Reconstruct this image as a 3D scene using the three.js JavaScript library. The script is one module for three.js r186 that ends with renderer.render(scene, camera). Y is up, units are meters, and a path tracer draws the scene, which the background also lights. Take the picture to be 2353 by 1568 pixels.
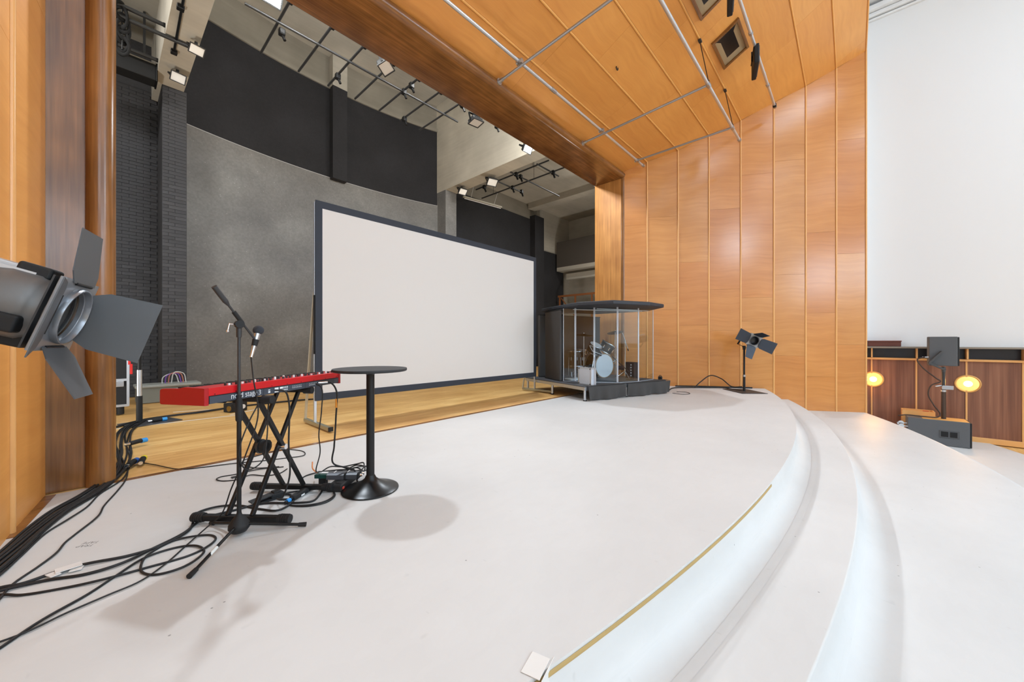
import * as THREE from 'three';
import { RoundedBoxGeometry } from 'three/addons/geometries/RoundedBoxGeometry.js';
import { mergeGeometries, toCreasedNormals } from 'three/addons/utils/BufferGeometryUtils.js';
import { RectAreaLightUniformsLib } from 'three/addons/lights/RectAreaLightUniformsLib.js';

// ---------------------------------------------------------------- camera, light, exposure
const W = 2353, H = 1568, FOCAL = 860;
const renderer = new THREE.WebGLRenderer({ antialias: true });
renderer.toneMapping = THREE.LinearToneMapping;
renderer.toneMappingExposure = 1.68;
renderer.shadowMap.enabled = true;
RectAreaLightUniformsLib.init();
const scene = new THREE.Scene();
scene.background = new THREE.Color(0x050505);
const camera = new THREE.PerspectiveCamera(2 * Math.atan(H / 2 / FOCAL) * 180 / Math.PI, W / H, 0.05, 80);
const YAW = Math.atan2(781.5, FOCAL);                        // stage front runs along x, audience towards +z
camera.position.set(0, 1.3, 0);
camera.lookAt(Math.cos(YAW), 1.3, -Math.sin(YAW));
scene.add(camera);
const FLOOD = 700, FLOOD_COLOR = 0xecf6ff;                   // the two lit floodlights behind the proscenium
const HALL = 5.0, REAR = 8.5, HALL_COLOR = 0xc6e6ff, REAR_COLOR = 0xd6e9fa;                     // added fill panels in the auditorium: ceiling, rear and side walls
const WALL_LAMP = 100, WALL_LAMP_COLOR = 0xffb860;
const WING = 38, WING_COLOR = 0xfdfbf6;                     // added fill lamps backstage: in the wings and behind the beam

// ---------------------------------------------------------------- helpers
const V = (x, y, z) => new THREE.Vector3(x, y, z);
let seed = 7;
const rnd = () => { seed = (seed + 0x6D2B79F5) | 0; let t = Math.imul(seed ^ (seed >>> 15), 1 | seed); t = (t + Math.imul(t ^ (t >>> 7), 61 | t)) ^ t; return ((t ^ (t >>> 14)) >>> 0) / 4294967296; };
const used = new Map();
const numbered = n => { const k = used.get(n) ?? 0; used.set(n, k + 1); return k ? `${n}_${String(k).padStart(3, '0')}` : n; };
function shade(o) { o.castShadow = true; o.receiveShadow = true; return o; }
function thing(name, label, category, [x, y, z] = [0, 0, 0], turn = 0, group) {
  const o = new THREE.Group(); o.name = numbered(name); scene.add(o);
  o.position.set(x, y, z); o.rotation.y = turn; o.userData = { label, category };
  if (group) o.userData.group = group;
  return o;
}
const flat = g => g.index ? g.toNonIndexed() : g;
const join = gs => { const a = (Array.isArray(gs) ? gs : [gs]).map(flat); return a.length > 1 ? mergeGeometries(a.map(g => { for (const k of Object.keys(g.attributes)) if (!['position', 'normal', 'uv'].includes(k)) g.deleteAttribute(k); return g; })) : a[0]; };
function part(name, gs, mat, parent, label) {
  const m = shade(new THREE.Mesh(join(gs), mat)); m.name = parent ? name : numbered(name);
  if (parent) { let k = 0, n = name; while (parent.children.some(c => c.name === n)) n = `${name}_${String(++k).padStart(3, '0')}`; m.name = n; }
  (parent ?? scene).add(m);
  if (label) m.userData.label = label;
  return m;
}
function solo(name, gs, mat, label, category, group) {
  const m = part(name, gs, mat); m.userData = { label, category }; if (group) m.userData.group = group; return m;
}
function struct(name, gs, mat, parent) { const m = part(name, gs, mat, parent); if (!parent) m.userData.kind = 'structure'; return m; }
function structGroup(name) { const o = new THREE.Group(); o.name = numbered(name); o.userData.kind = 'structure'; scene.add(o); return o; }
function uvm(g, k = 1, ou = 0, ov = 0, swap = false) {        // uv in metres from the dominant axis of each face
  g = flat(g); const p = g.attributes.position, n = g.attributes.normal, uv = new Float32Array(p.count * 2);
  for (let i = 0; i < p.count; i++) {
    const ax = Math.abs(n.getX(i)), ay = Math.abs(n.getY(i)), az = Math.abs(n.getZ(i));
    let u, v;
    if (ay >= ax && ay >= az) { u = p.getX(i); v = p.getZ(i); } else if (ax > az) { u = p.getZ(i); v = p.getY(i); } else { u = p.getX(i); v = p.getY(i); }
    uv[2 * i] = (swap ? v : u) * k + ou; uv[2 * i + 1] = (swap ? u : v) * k + ov;
  }
  g.setAttribute('uv', new THREE.BufferAttribute(uv, 2)); return g;
}
const box = (w, h, d, x = 0, y = 0, z = 0) => new THREE.BoxGeometry(w, h, d).translate(x, y, z);
const rbox = (w, h, d, r, x = 0, y = 0, z = 0, s = 2) => new RoundedBoxGeometry(w, h, d, s, Math.min(r, w / 2.01, h / 2.01, d / 2.01)).translate(x, y, z);
const cyl = (r0, r1, h, x = 0, y = 0, z = 0, s = 20) => new THREE.CylinderGeometry(r1, r0, h, s).translate(x, y + h / 2, z);   // r0 at the bottom
function aim(g, a, b) {                                        // turns +y of g to the way from a to b, base at a
  const d = b.clone().sub(a); const q = new THREE.Quaternion().setFromUnitVectors(V(0, 1, 0), d.normalize());
  return g.applyQuaternion(q).translate(a.x, a.y, a.z);
}
const arr = a => Array.isArray(a) ? V(...a) : a;
function rod(a, b, r, s = 12, r1 = r) { a = arr(a); b = arr(b); return aim(cyl(r, r1, a.distanceTo(b), 0, 0, 0, s), a, b); }
function bar(a, b, w, d, up = V(0, 1, 0)) {                    // square tube between two points
  a = arr(a); b = arr(b); const y = b.clone().sub(a), L = y.length(); y.normalize();
  const x = V(0, 0, 0).crossVectors(y, up).normalize(); if (x.lengthSq() < .5) x.set(1, 0, 0); const z = V(0, 0, 0).crossVectors(x, y);
  const g = rbox(w, L, d, Math.min(w, d) * .15, 0, L / 2, 0, 1); return g.applyMatrix4(new THREE.Matrix4().makeBasis(x, y, z).setPosition(a));
}
const tube = (pts, r, seg = 0, s = 7) => new THREE.TubeGeometry(new THREE.CatmullRomCurve3(pts.map(arr), false, 'centripetal'), seg || pts.length * 7, r, s);
const lathe = (pts, s = 32) => new THREE.LatheGeometry(pts.map(p => new THREE.Vector2(...p)), s);
function prism(q, t, ou = 0, ov = 0, swap = false) {           // quad q (4 points) thickened by vector t, uv in metres
  q = q.map(arr); t = arr(t); const o = q.map(p => p.clone().add(t));
  const P = [], U = [], ex = q[1].clone().sub(q[0]).normalize(), n = ex.clone().cross(q[3].clone().sub(q[0])).normalize(), ey = n.clone().cross(ex);
  const uv = p => { const r = p.clone().sub(q[0]); const a = r.dot(ex) + ou, b = r.dot(ey) + ov; return swap ? [b, a] : [a, b]; };
  const quad = (a, b, c, d) => { for (const v of [a, b, c, a, c, d]) { P.push(v.x, v.y, v.z); U.push(...uv(v)); } };
  const out = n.dot(t) > 0;
  if (out) { quad(o[0], o[1], o[2], o[3]); quad(q[3], q[2], q[1], q[0]); for (let i = 0; i < 4; i++) { const j = (i + 1) % 4; quad(q[i], q[j], o[j], o[i]); } }
  else { quad(q[0], q[1], q[2], q[3]); quad(o[3], o[2], o[1], o[0]); for (let i = 0; i < 4; i++) { const j = (i + 1) % 4; quad(q[j], q[i], o[i], o[j]); } }
  const g = new THREE.BufferGeometry(); g.setAttribute('position', new THREE.Float32BufferAttribute(P, 3)); g.setAttribute('uv', new THREE.Float32BufferAttribute(U, 2)); g.computeVertexNormals(); return g;
}
function slab(pts, y0, y1, k = 1) {                            // polygon in plan [[x, z], ...] between two heights
  const s = new THREE.Shape(pts.map(([x, z]) => new THREE.Vector2(x, -z)));
  return uvm(new THREE.ExtrudeGeometry(s, { depth: y1 - y0, bevelEnabled: false }).rotateX(-Math.PI / 2).translate(0, y0, 0), k);
}
// ---------------------------------------------------------------- procedural textures
function hash(x, y, s) { let h = Math.imul(x, 374761393) ^ Math.imul(y, 668265263) ^ Math.imul(s, 974634121); h = Math.imul(h ^ (h >>> 13), 1274126177); return ((h ^ (h >>> 16)) >>> 0) / 4294967296; }
function vnoise(u, v, fx, fy, s) {
  const x = u * fx, y = v * fy, ix = Math.floor(x), iy = Math.floor(y), a = x - ix, b = y - iy, sa = a * a * (3 - 2 * a), sb = b * b * (3 - 2 * b);
  const h = (i, j) => hash(((i % fx) + fx) % fx, ((j % fy) + fy) % fy, s);
  return (h(ix, iy) * (1 - sa) + h(ix + 1, iy) * sa) * (1 - sb) + (h(ix, iy + 1) * (1 - sa) + h(ix + 1, iy + 1) * sa) * sb;
}
const fbm = (u, v, fx, fy, o, s) => { let t = 0, a = .5, w = 0; for (let i = 0; i < o; i++) { t += a * vnoise(u, v, fx << i, fy << i, s + i); w += a; a *= .5; } return t / w; };
function tex(w, h, fn, metres, srgb = true) {
  const d = new Uint8Array(w * h * 4);
  for (let j = 0; j < h; j++) for (let i = 0; i < w; i++) { const c = fn(i / w, j / h), k = 4 * (j * w + i); d[k] = Math.max(0, Math.min(255, c[0])); d[k + 1] = Math.max(0, Math.min(255, c[1])); d[k + 2] = Math.max(0, Math.min(255, c[2])); d[k + 3] = 255; }
  const t = new THREE.DataTexture(d, w, h); t.wrapS = t.wrapT = THREE.RepeatWrapping; t.magFilter = THREE.LinearFilter; t.minFilter = THREE.LinearMipmapLinearFilter; t.generateMipmaps = true;
  if (srgb) t.colorSpace = THREE.SRGBColorSpace; t.repeat.set(1 / metres[0], 1 / metres[1]); t.needsUpdate = true; return t;
}
const mixc = (a, b, t) => [a[0] + (b[0] - a[0]) * t, a[1] + (b[1] - a[1]) * t, a[2] + (b[2] - a[2]) * t];
const veneer = (c0, c1) => tex(512, 1024, (u, v) => {            // veneer, fine grain along u
  const w = v + .006 * Math.sin(6.283 * 2 * u) + .012 * (fbm(u, v, 3, 3, 2, 3) - .5), f = fbm(u, w, 2, 60, 3, 11), g = fbm(u, v, 2, 4, 3, 21), h = vnoise(u, w, 12, 400, 5);
  return mixc(c0, c1, .5 + .5 * (f - .5) + .6 * (g - .5) + .14 * (h - .5));
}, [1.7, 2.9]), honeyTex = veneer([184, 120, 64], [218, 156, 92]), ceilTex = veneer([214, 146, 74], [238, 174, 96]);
const frameTex = tex(512, 512, (u, v) => {                      // dark stained wood, streaks along u
  const f = fbm(u, v, 3, 40, 4, 31), g = fbm(u, v, 4, 3, 3, 41), h = fbm(u, v, 6, 120, 2, 47);
  return mixc([96, 60, 28], [168, 114, 62], .45 + .7 * (f - .5) + .8 * (g - .5) + .25 * (h - .5));
}, [1.9, 1.1]);
const revealTex = tex(256, 512, (u, v) => { const f = fbm(u, v, 3, 40, 4, 33), g = fbm(u, v, 4, 3, 3, 43); return mixc([176, 128, 74], [226, 180, 116], .5 + .9 * (f - .5) + .7 * (g - .5)); }, [1.9, 1.1]);
const hallWoodTex = tex(512, 512, (u, v) => { const f = fbm(u, v, 60, 2, 3, 51), g = fbm(u, v, 8, 2, 2, 57); return mixc([110, 68, 50], [156, 106, 80], .5 + 1.1 * (f - .5) + .8 * (g - .5)); }, [1.6, 2.4]);
const boardTex = tex(1024, 1024, (u, v) => {                    // narrow strip floor, boards along u
  const row = Math.floor(v * 32), ph = hash(row, 3, 9), brd = Math.floor((u + ph) * 3), tone = hash(row, brd, 13), e = Math.min(v * 32 - row, 1 - (v * 32 - row));
  const f = fbm(u, v, 4, 150, 3, 61), g = fbm(u, v, 4, 6, 3, 67);
  const c = mixc([210, 158, 90], [246, 204, 134], .45 + .35 * (tone - .5) + .9 * (f - .5) + .9 * (g - .5)); return e < .04 ? c.map(x => x * .9) : c;
}, [2.4, 1.8]);
const vinylTex = tex(1024, 1024, (u, v) => {                    // white dance vinyl with faint scuffs
  const g = fbm(u, v, 5, 5, 4, 71), s = fbm(u, v, 30, 60, 2, 79), k = vnoise(u, v, 90, 40, 83), d = hash(Math.floor(u * 512), Math.floor(v * 512), 87);
  let t = 213 + 12 * (g - .5) + 3 * (s - .5); if (k > .965) t -= 240 * (k - .965); if (d > .99992) t -= 70; return [t, t - 1, t - 3];
}, [4.3, 4.3]);
const blackTex = tex(512, 512, (u, v) => { const g = fbm(u, v, 4, 4, 4, 91), d = hash(Math.floor(u * 256), Math.floor(v * 256), 95), s = fbm(u, v, 80, 80, 2, 97); let t = 128 + 36 * (g - .5) + 16 * (s - .5); if (d > .9992) t += 60; return [t, t, t]; }, [3.1, 3.1]);
const plasterTex = tex(512, 512, (u, v) => { const g = fbm(u, v, 4, 4, 5, 101), s = fbm(u, v, 5, 60, 2, 105), t = 205 + 46 * (g - .5) + 10 * (s - .5); return [t, t - 3, t - 10]; }, [3.7, 3.7]);
const bumpTex = tex(256, 256, (u, v) => { const g = 128 + 110 * (fbm(u, v, 24, 24, 3, 111) - .5); return [g, g, g]; }, [.5, .5], false);

const std = (color, roughness = .5, metalness = 0, extra = {}) => new THREE.MeshStandardMaterial({ color, roughness, metalness, ...extra });
const M = {
  honey: [0xffffff, 0xfbf0e8, 0xfff6ea, 0xf7e9dc, 0xfff8f0].map(c => std(c, .2, 0, { map: honeyTex })),
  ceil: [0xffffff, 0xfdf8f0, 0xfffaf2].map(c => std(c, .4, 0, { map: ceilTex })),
  batten: std(0xe6ac6a, .28), ceilBatten: std(0xe8a85a, .35),
  frame: std(0xffffff, .24, 0, { map: frameTex }), hallWood: std(0xffffff, .4, 0, { map: hallWoodTex }),
  board: std(0xffffff, .45, 0, { map: boardTex }), vinyl: std(0xffffff, .5, 0, { map: vinylTex }),
  black: std(0x94949a, .85, 0, { map: blackTex }), cyc: std(0xf4f2ef, .8, 0, { map: blackTex, bumpMap: bumpTex, bumpScale: .003 }), dark: std(0x55555c, .9, 0, { map: blackTex }),
  plaster: std(0xdad7d0, .9, 0, { map: plasterTex }), plasterDark: std(0xaeaaa2, .9, 0, { map: plasterTex }), hallWhite: std(0xe9e7e6, .8),
  blackMetal: std(0x1a1b1d, .42, .35), softBlack: std(0x17181a, .7), cable: std(0x121214, .55), fixture: std(0x3e3f41, .42, .4), leaf: std(0x56585b, .42, .35), leafBlue: std(0x333a45, .5, .3),
  lampBody: std(0x6e6c6a, .45, .3),
  steel: std(0xb8bcc2, .28, .9), chrome: std(0xdfe3e8, .12, 1), alu: std(0xc9ced4, .34, .85), pipe: std(0xd3d6da, .33, .75),
  red: std(0xc8101c, .32), redDark: std(0xa80e18, .5), white: std(0xe8e8e8, .5), glassLamp: std(0xf6f6f4, .3, .3),
  tan: std(0xb79a62, .7), cloth: std(0x454342, .95), foam: std(0x35373d, .95), screen: std(0xdcd6d0, .75), screenEdge: std(0x30353f, .75),
};
const glow = (c, i) => std(0xffffff, .5, 0, { emissive: c, emissiveIntensity: i });

// ---------------------------------------------------------------- the setting: apron, steps, stage floor
const AX = 5.1, AZ = -21.55;                                   // the apron and its steps are arcs about this point
const R1 = 21.02, onArc = (R, x) => AZ + Math.sqrt(R * R - (x - AX) ** 2);
const xl = z => z < -4.1 ? -.307 - (z + 5) * .125 : -.42 - (z + 4.1) * .567;       // left splay wall in plan
const xr = z => 10.37 + (z + 5.09) * .569;                                         // right splay wall
{
  const pts = []; for (let i = 0; i <= 48; i++) { const x = -1.95 + i * (12.2 + 1.95) / 48; pts.push([x, onArc(R1, x)]); }
  pts.push([10.45, -5.0], [-.3, -5.0]);
  struct('floor', slab(pts, -.02, 0), M.vinyl);
  const ring = (prof, x0, x1, seg = 90) => { const R = prof[0][0], a0 = Math.asin((x0 - AX) / R), a1 = Math.asin((x1 - AX) / R); return new THREE.LatheGeometry(prof.map(p => new THREE.Vector2(...p)), seg, a0, a1 - a0).translate(AX, 0, AZ); };
  const cove = (R, y0, y1, r) => { const o = [[R, y0], [R + .004, y1 + r]]; for (let i = 1; i <= 6; i++) { const a = i / 6 * Math.PI / 2; o.push([R + .004 + r * (1 - Math.cos(a)), y1 + r * (1 - Math.sin(a))]); } return o; };
  const Y1 = -.283, Y2 = -.566, steps = [[R1 - .004, -.001], ...cove(R1, -.02, Y1, .165), [R1 + .172, Y1 + .003], [R1 + .225, Y1 + .003], [R1 + .2265, Y1], [21.584, Y1], [21.592, Y1 - .003], ...cove(21.595, Y1 - .012, Y2, .19), [23.3, Y2], [23.34, Y2 - .004], [23.35, -.6], [23.35, -1.09]];
  struct('floor_steps', uvm(ring(steps, -2.6, 12.68)), M.vinyl);
  struct('trim_1', ring([[R1 + .001, -.017], [R1 + .006, -.018], [R1 + .006, -.036], [R1 + .001, -.038]], .55, 4.15, 50), M.tan);
  struct('floor_hall', uvm(ring([[23.2, -1.09], [25.5, -1.088], [25.5, -1.12]], -6, 14, 60)), M.vinyl);
  struct('floor_hall_boards', uvm(box(20, .1, 22, 4.5, -1.17, 10)), M.board);
}
struct('floor_stage', uvm(box(22, .2, 8.2, 7.4, -.105, -9.1)), M.board);
struct('trim_2', uvm(box(10.2, .012, .06, 5.15, .0, -5.02)), M.frame);

// the wooden proscenium frame: one section swept round the opening with mitred corners
{
  const S = [[.03, -5.95], [.0, -5.9], [0, -5.4], [0, -5.06]];
  for (let i = 1; i <= 24; i++) { const a = Math.PI * i / 24; S.push([.096 - .096 * Math.cos(a), -5.06 + .105 * Math.sin(a)]); }
  S.push([.42, -5.045]); const N = S.length - 1;
  const L = [0]; for (let i = 1; i < S.length; i++) L.push(L[i - 1] + Math.hypot(S[i][0] - S[i - 1][0], S[i][1] - S[i - 1][1]));
  const X0 = .10, X1 = 10.37, YT = 6.11, sub = 4;
  function strip(f, name, i0, i1, mat) {
    const P = [], U = [];
    for (let i = i0; i < i1; i++) {
      const [a0, b0] = f(S[i]), [a1, b1] = f(S[i + 1]);
      const q = [a0, b0, b1, a1], l = a0.distanceTo(b0);
      const uu = [[0, L[i]], [l, L[i]], [l, L[i + 1]], [0, L[i + 1]]];
      for (const k of [0, 1, 2, 0, 2, 3]) { P.push(q[k].x, q[k].y, q[k].z); U.push(...uu[k]); }
    }
    let g = new THREE.BufferGeometry(); g.setAttribute('position', new THREE.Float32BufferAttribute(P, 3)); g.setAttribute('uv', new THREE.Float32BufferAttribute(U, 2)); g.computeVertexNormals(); g = toCreasedNormals(g, .6);
    struct(name, g, mat ?? M.frame);
  }
  strip(([n, z]) => [V(X0 - n, 0, z), V(X0 - n, YT + n, z)], 'trim_3', 3, N);
  const pale = std(0xffe6c4, .6, 0, { map: revealTex });
  strip(([n, z]) => [V(X0 - n, 0, z), V(X0 - n, YT + n, z)], 'trim_9', 0, 3, pale); strip(([n, z]) => [V(X1 + n, YT + n, z), V(X1 + n, 0, z)], 'trim_10', 0, 3, pale);
  strip(([n, z]) => [V(X0 - n, YT + n, z), V(X1 + n, YT + n, z)], 'trim_4', 0, N);
  strip(([n, z]) => [V(X1 + n, YT + n, z), V(X1 + n, 0, z)], 'trim_5', 3, N);
  const w = structGroup('wall_proscenium');                      // masonry behind the frame
  part('masonry', uvm(box(8, 10.9, .62, 10.55 + 4, 5.45, -5.6)), M.plaster, w); part('masonry', uvm(box(3.1, 10.9, .62, -.09 - 1.55, 5.45, -5.6)), M.plaster, w);
  part('masonry', uvm(box(10.8, 4.6, .62, 5.2, 8.6, -5.6)), M.plaster, w);
}
// wooden splay walls and ceiling over the apron
const PROFILE = [[-5.04, 6.295], [-4.431, 6.537], [-3.70, 6.78], [-2.993, 7.117], [-2.29, 7.427], [-1.582, 7.81], [-.921, 8.148], [-.311, 8.515], [.27, 8.868]];
const yc = z => { for (let i = 1; i < PROFILE.length; i++) if (z <= PROFILE[i][0] || i === PROFILE.length - 1) { const [z0, y0] = PROFILE[i - 1], [z1, y1] = PROFILE[i]; return y0 + (y1 - y0) * (z - z0) / (z1 - z0); } };
function splay(name, P, inward, ybase, joints) {                 // P: plan points of the battens
  const g = structGroup(name);
  for (let i = 0; i + 1 < P.length; i++) {
    const a = P[i], b = P[i + 1], n = V(-(b[1] - a[1]), 0, b[0] - a[0]).normalize().multiplyScalar(inward), e = V(b[0] - a[0], 0, b[1] - a[1]).normalize();
    const ta = yc(a[1]), tb = yc(b[1]), back = n.clone().multiplyScalar(-.12);
    part('backing', prism([V(a[0], ybase, a[1]), V(b[0], ybase, b[1]), V(b[0], tb + .3, b[1]), V(a[0], ta + .3, a[1])].map(p => p.add(n.clone().multiplyScalar(-.022))), back), M.batten, g);
    const cuts = [ybase, ...joints(i), 1e3];
    for (let k = 0; k + 1 < cuts.length; k++) {
      const y0 = cuts[k] + (k ? .0015 : 0), y1a = Math.min(cuts[k + 1] - .0015, ta), y1b = Math.min(cuts[k + 1] - .0015, tb), in0 = e.clone().multiplyScalar(.024);
      if (y1b <= y0) continue;
      const q = [V(a[0], y0, a[1]).add(in0), V(b[0], y0, b[1]).sub(in0), V(b[0], y1b, b[1]).sub(in0), V(a[0], Math.max(y1a, y0 + .01), a[1]).add(in0)].map(p => p.add(n.clone().multiplyScalar(-.02)));
      part('panel', prism(q, n.clone().multiplyScalar(.02), rnd() * 3, rnd() * 3), (name === 'wall_left' ? M.ceil[Math.floor(rnd() * 3)] : M.honey[Math.floor(rnd() * 5)]), g);  // left wall gets paler ceiling veneer; its brighter light is put into the colour
    }
    const w = .02;
    part('batten', rod(V(b[0], ybase, b[1]), V(b[0], tb, b[1]), .022, 14), M.batten, g);
  }
}
splay('wall_right', [[10.37, -5.04], [10.745, -4.431], [11.161, -3.70], [11.563, -2.993], [11.963, -2.29], [12.366, -1.582], [12.742, -.921], [13.089, -.311], [13.42, .27]], 1, -.62,
  i => [[4.7], [4.9, 2.2], [3.55, 1.75], [5.0, 2.75, 1.6], [5.9, 2.5, 1.85], [6.2, 3.1, .9], [4.2, 2.05, .35], [6.6, 3.6, 1.2]][i].slice().sort((p, q) => p - q));
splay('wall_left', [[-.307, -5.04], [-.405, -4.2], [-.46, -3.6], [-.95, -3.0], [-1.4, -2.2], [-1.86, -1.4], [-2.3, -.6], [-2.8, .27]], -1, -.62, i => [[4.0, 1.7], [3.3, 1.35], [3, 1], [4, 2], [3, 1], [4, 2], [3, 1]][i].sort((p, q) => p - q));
{
  const g = structGroup('ceiling');
  const XL = [0, -.3, -.5, -.9, -1.3, -1.7, -2.1, -2.5, -2.9];
  for (let i = 0; i + 1 < PROFILE.length; i++) {
    const [z0, y0] = PROFILE[i], [z1, y1] = PROFILE[i + 1], t = V(0, z1 - z0, -(y1 - y0)).normalize();   // upward normal
    const s = V(0, y1 - y0, z1 - z0).normalize();
    part('backing', prism([V(-3.2, y0, z0), V(13.6, y0, z0), V(13.6, y1, z1), V(-3.2, y1, z1)].map(p => p.addScaledVector(t, .021)), t.clone().multiplyScalar(.12)), M.ceilBatten, g);
    let x = XL[i] - .3 + (i % 2) * -1.1; const step = [2.9, 2.45, 2.45, 2.45, 2.45, 3.4, 4.2, 4.2][i], end0 = xr(z0), end1 = xr(z1);
    while (x < end1) {
      const xa = x, xb0 = Math.min(x + step - .003, end0), xb1 = Math.min(x + step - .003, end1); x += step;
      if (xb0 - xa < .05) { break; }
      const last = x >= end0 ? end1 : xb0; if (x >= end0) x = 99;
      const q = [V(xa, y0, z0).addScaledVector(s, .022), V(xb0, y0, z0).addScaledVector(s, .022), V(last, y1, z1).addScaledVector(s, -.022), V(xa, y1, z1).addScaledVector(s, -.022)];
      part('panel', prism(q, t.clone().multiplyScalar(.018), rnd() * 3, rnd() * 3), M.ceil[Math.floor(rnd() * 3)], g);
    }
    part('batten', rod(V(-2.8, y1, z1).addScaledVector(t, .004), V(xr(z1), y1, z1).addScaledVector(t, .004), .02, 14), M.ceilBatten, g);
  }
}
struct('trim_11', slab([[-.31, -5.0], [-.25, -4.98], [-.37, -4.1], [-.44, -4.1]], 0, .004), M.frame);
// stage house
{
  const b = structGroup('wall_back');
  const zc = x => -12.45 + (13.9 - Math.sqrt(13.9 ** 2 - (x - 5.15) ** 2)), seg = 24;
  const strip = (x0, x1, y0, y1, dz, name, mat, n = seg) => { const gs = []; for (let i = 0; i < n; i++) { const a = x0 + (x1 - x0) * i / n, c = x0 + (x1 - x0) * (i + 1) / n; gs.push(prism([V(a, y0, zc(a) + dz), V(c, y0, zc(c) + dz), V(c, y1, zc(c) + dz), V(a, y1, zc(a) + dz)], [0, 0, -.14], a, y0)); } return part(name, gs, mat, b); };
  strip(1.36, 8.86, 0, 6.55, .03, 'cyclorama', M.cyc);
  strip(1.3, 8.9, 6.5, 9.44, 0, 'painted_wall', M.dark);
  strip(1.3, 8.9, 9.44, 10.45, -.02, 'plaster_wall', M.plasterDark);
  strip(1.3, 8.9, 9.42, 9.54, .05, 'cornice', M.plasterDark);
  strip(1.36, 8.86, 6.548, 6.562, .034, 'paint_line', std(0xb8b8b8, .8));
  part('pilaster', uvm(box(.46, 2.95, .3, 5.2, 7.97, -12.35)), M.dark, b); part('pilaster_head', uvm(box(.46, 1.0, .3, 5.2, 9.95, -12.35)), M.plaster, b);
  part('pilaster', uvm(box(.42, 7.05, 1.1, 1.14, 3.525, -11.97)), M.black, b); part('pilaster', uvm(box(.52, 7.05, .9, 9.08, 3.525, -11.87)), M.cyc, b);
  part('plain_wall', uvm(box(4.3, 8.3, .2, -1.2, 4.15, -12.45)), M.black, b);
  part('plain_wall', uvm(box(6.2, 7.6, .2, 12.4, 3.8, -12.4)), M.dark, b); part('pilaster', uvm(box(.75, 7.75, .35, 15.3, 3.87, -12.15)), M.dark, b);
  part('plaster_wall', uvm(box(3.4, 8.5, .2, 17.2, 4.25, -12.4)), M.plaster, b); part('plaster_wall', uvm(box(6.3, .9, .2, 12.4, 8.0, -12.42)), M.plasterDark, b);
  part('painted_wall', uvm(box(2.5, 6.15, .06, 16.6, 3.07, -12.27)), M.dark, b);
  // painted brickwork beside the left pilaster
  const mk = () => { const g = rbox(.229, .0735, .03, .003, 0, 0, 0, 1); return g; }, bricks = [mk(), mk(), mk()], rest = [];
  let count = 0; const bm = [M.black, std(0x8c8c92, .85, 0, { map: blackTex }), std(0x9c9ca2, .82, 0, { map: blackTex })];
  for (let r = 0; r < 92; r++) for (let c = 0; c < 4; c++) {
    const x = -.02 + c * .234 + (r % 2) * .117, y = .045 + r * .078, z = -12.338 + (rnd() - .5) * .008;
    if (x + .11 > .93) continue;
    if (count < 170) { const m = shade(new THREE.Mesh(bricks[r % 3], bm[Math.floor(rnd() * 3)])); m.name = `brick${count ? '_' + String(count).padStart(3, '0') : ''}`; m.position.set(x, y, z); b.add(m); count++; }
    else rest.push(bricks[0].clone().translate(x, y, z));
  }
  for (let r = 0; r < 90; r++) for (let c = 0; c < 2; c++) {
    const half = r % 2, w = half ? [.1, .31] : [.21, .2], x = .932 + (c ? w[0] + w[1] / 2 + .004 : w[0] / 2), y = .045 + r * .078;
    const g = rbox(w[c] - .005, .0735, .02, .003, x, y, -11.418 + (rnd() - .5) * .005, 1);
    if (r < 62) { const m = part('brick', g, bm[(r + c) % 3], b); } else rest.push(g);
  }
  const m = part('upper_bricks', rest, M.black, b); m.userData.kind = 'stuff';
}
struct('wall_stage_left', uvm(box(.2, 10.9, 7.2, -3.2, 5.45, -9.2)), M.black);
struct('wall_stage_right', uvm(box(.2, 10.9, 7.2, 18.6, 5.45, -9.2)), M.plaster);
struct('ceiling_stage', [uvm(box(8.6, .2, 7.4, 5.15, 10.55, -9.2)), uvm(box(4.5, .2, 7.4, -1.2, 8.4, -9.2)), uvm(box(9.9, .2, 7.4, 13.9, 8.42, -9.2))], M.plaster);
struct('trim_6', uvm(box(.48, 3.5, 6.9, 1.06, 8.8, -9.3)), std(0xfffaf0, .9, 0, { map: plasterTex })); struct('trim_7', uvm(box(.55, 3.5, 6.9, 9.09, 8.8, -9.3)), std(0xf4f0e6, .9, 0, { map: plasterTex }));
struct('trim_8', uvm(box(.5, .35, 6.2, 14.9, 8.2, -9.1)), M.plaster);
{ // gallery and landing along the right side wall
  const g = structGroup('gallery');
  part('floor_edge', box(1.6, .2, 5.4, 17.8, 5.25, -9.4), M.plaster, g); part('beam', box(.3, .32, 5.0, 17.5, 4.85, -9.2), M.plaster, g);
  part('parapet', box(.06, 1.4, 5.4, 17.02, 6.05, -9.4), std(0x4a443e, .9), g);
  part('landing_floor', box(1.4, .15, 5.2, 17.7, 2.45, -9.4), M.plasterDark, g);
  const rw = std(0x8a5530, .5); part('handrail', box(.08, .1, 5.2, 17.0, 3.75, -9.4), rw, g);
  for (let i = 0; i < 6; i++) part('baluster', box(.07, 1.25, .07, 17.0, 3.1, -11.9 + i), rw, g);
  part('brace', bar([17, 3.65, -11.8], [17, 2.6, -10.9], .05, .05), rw, g);
}
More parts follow.
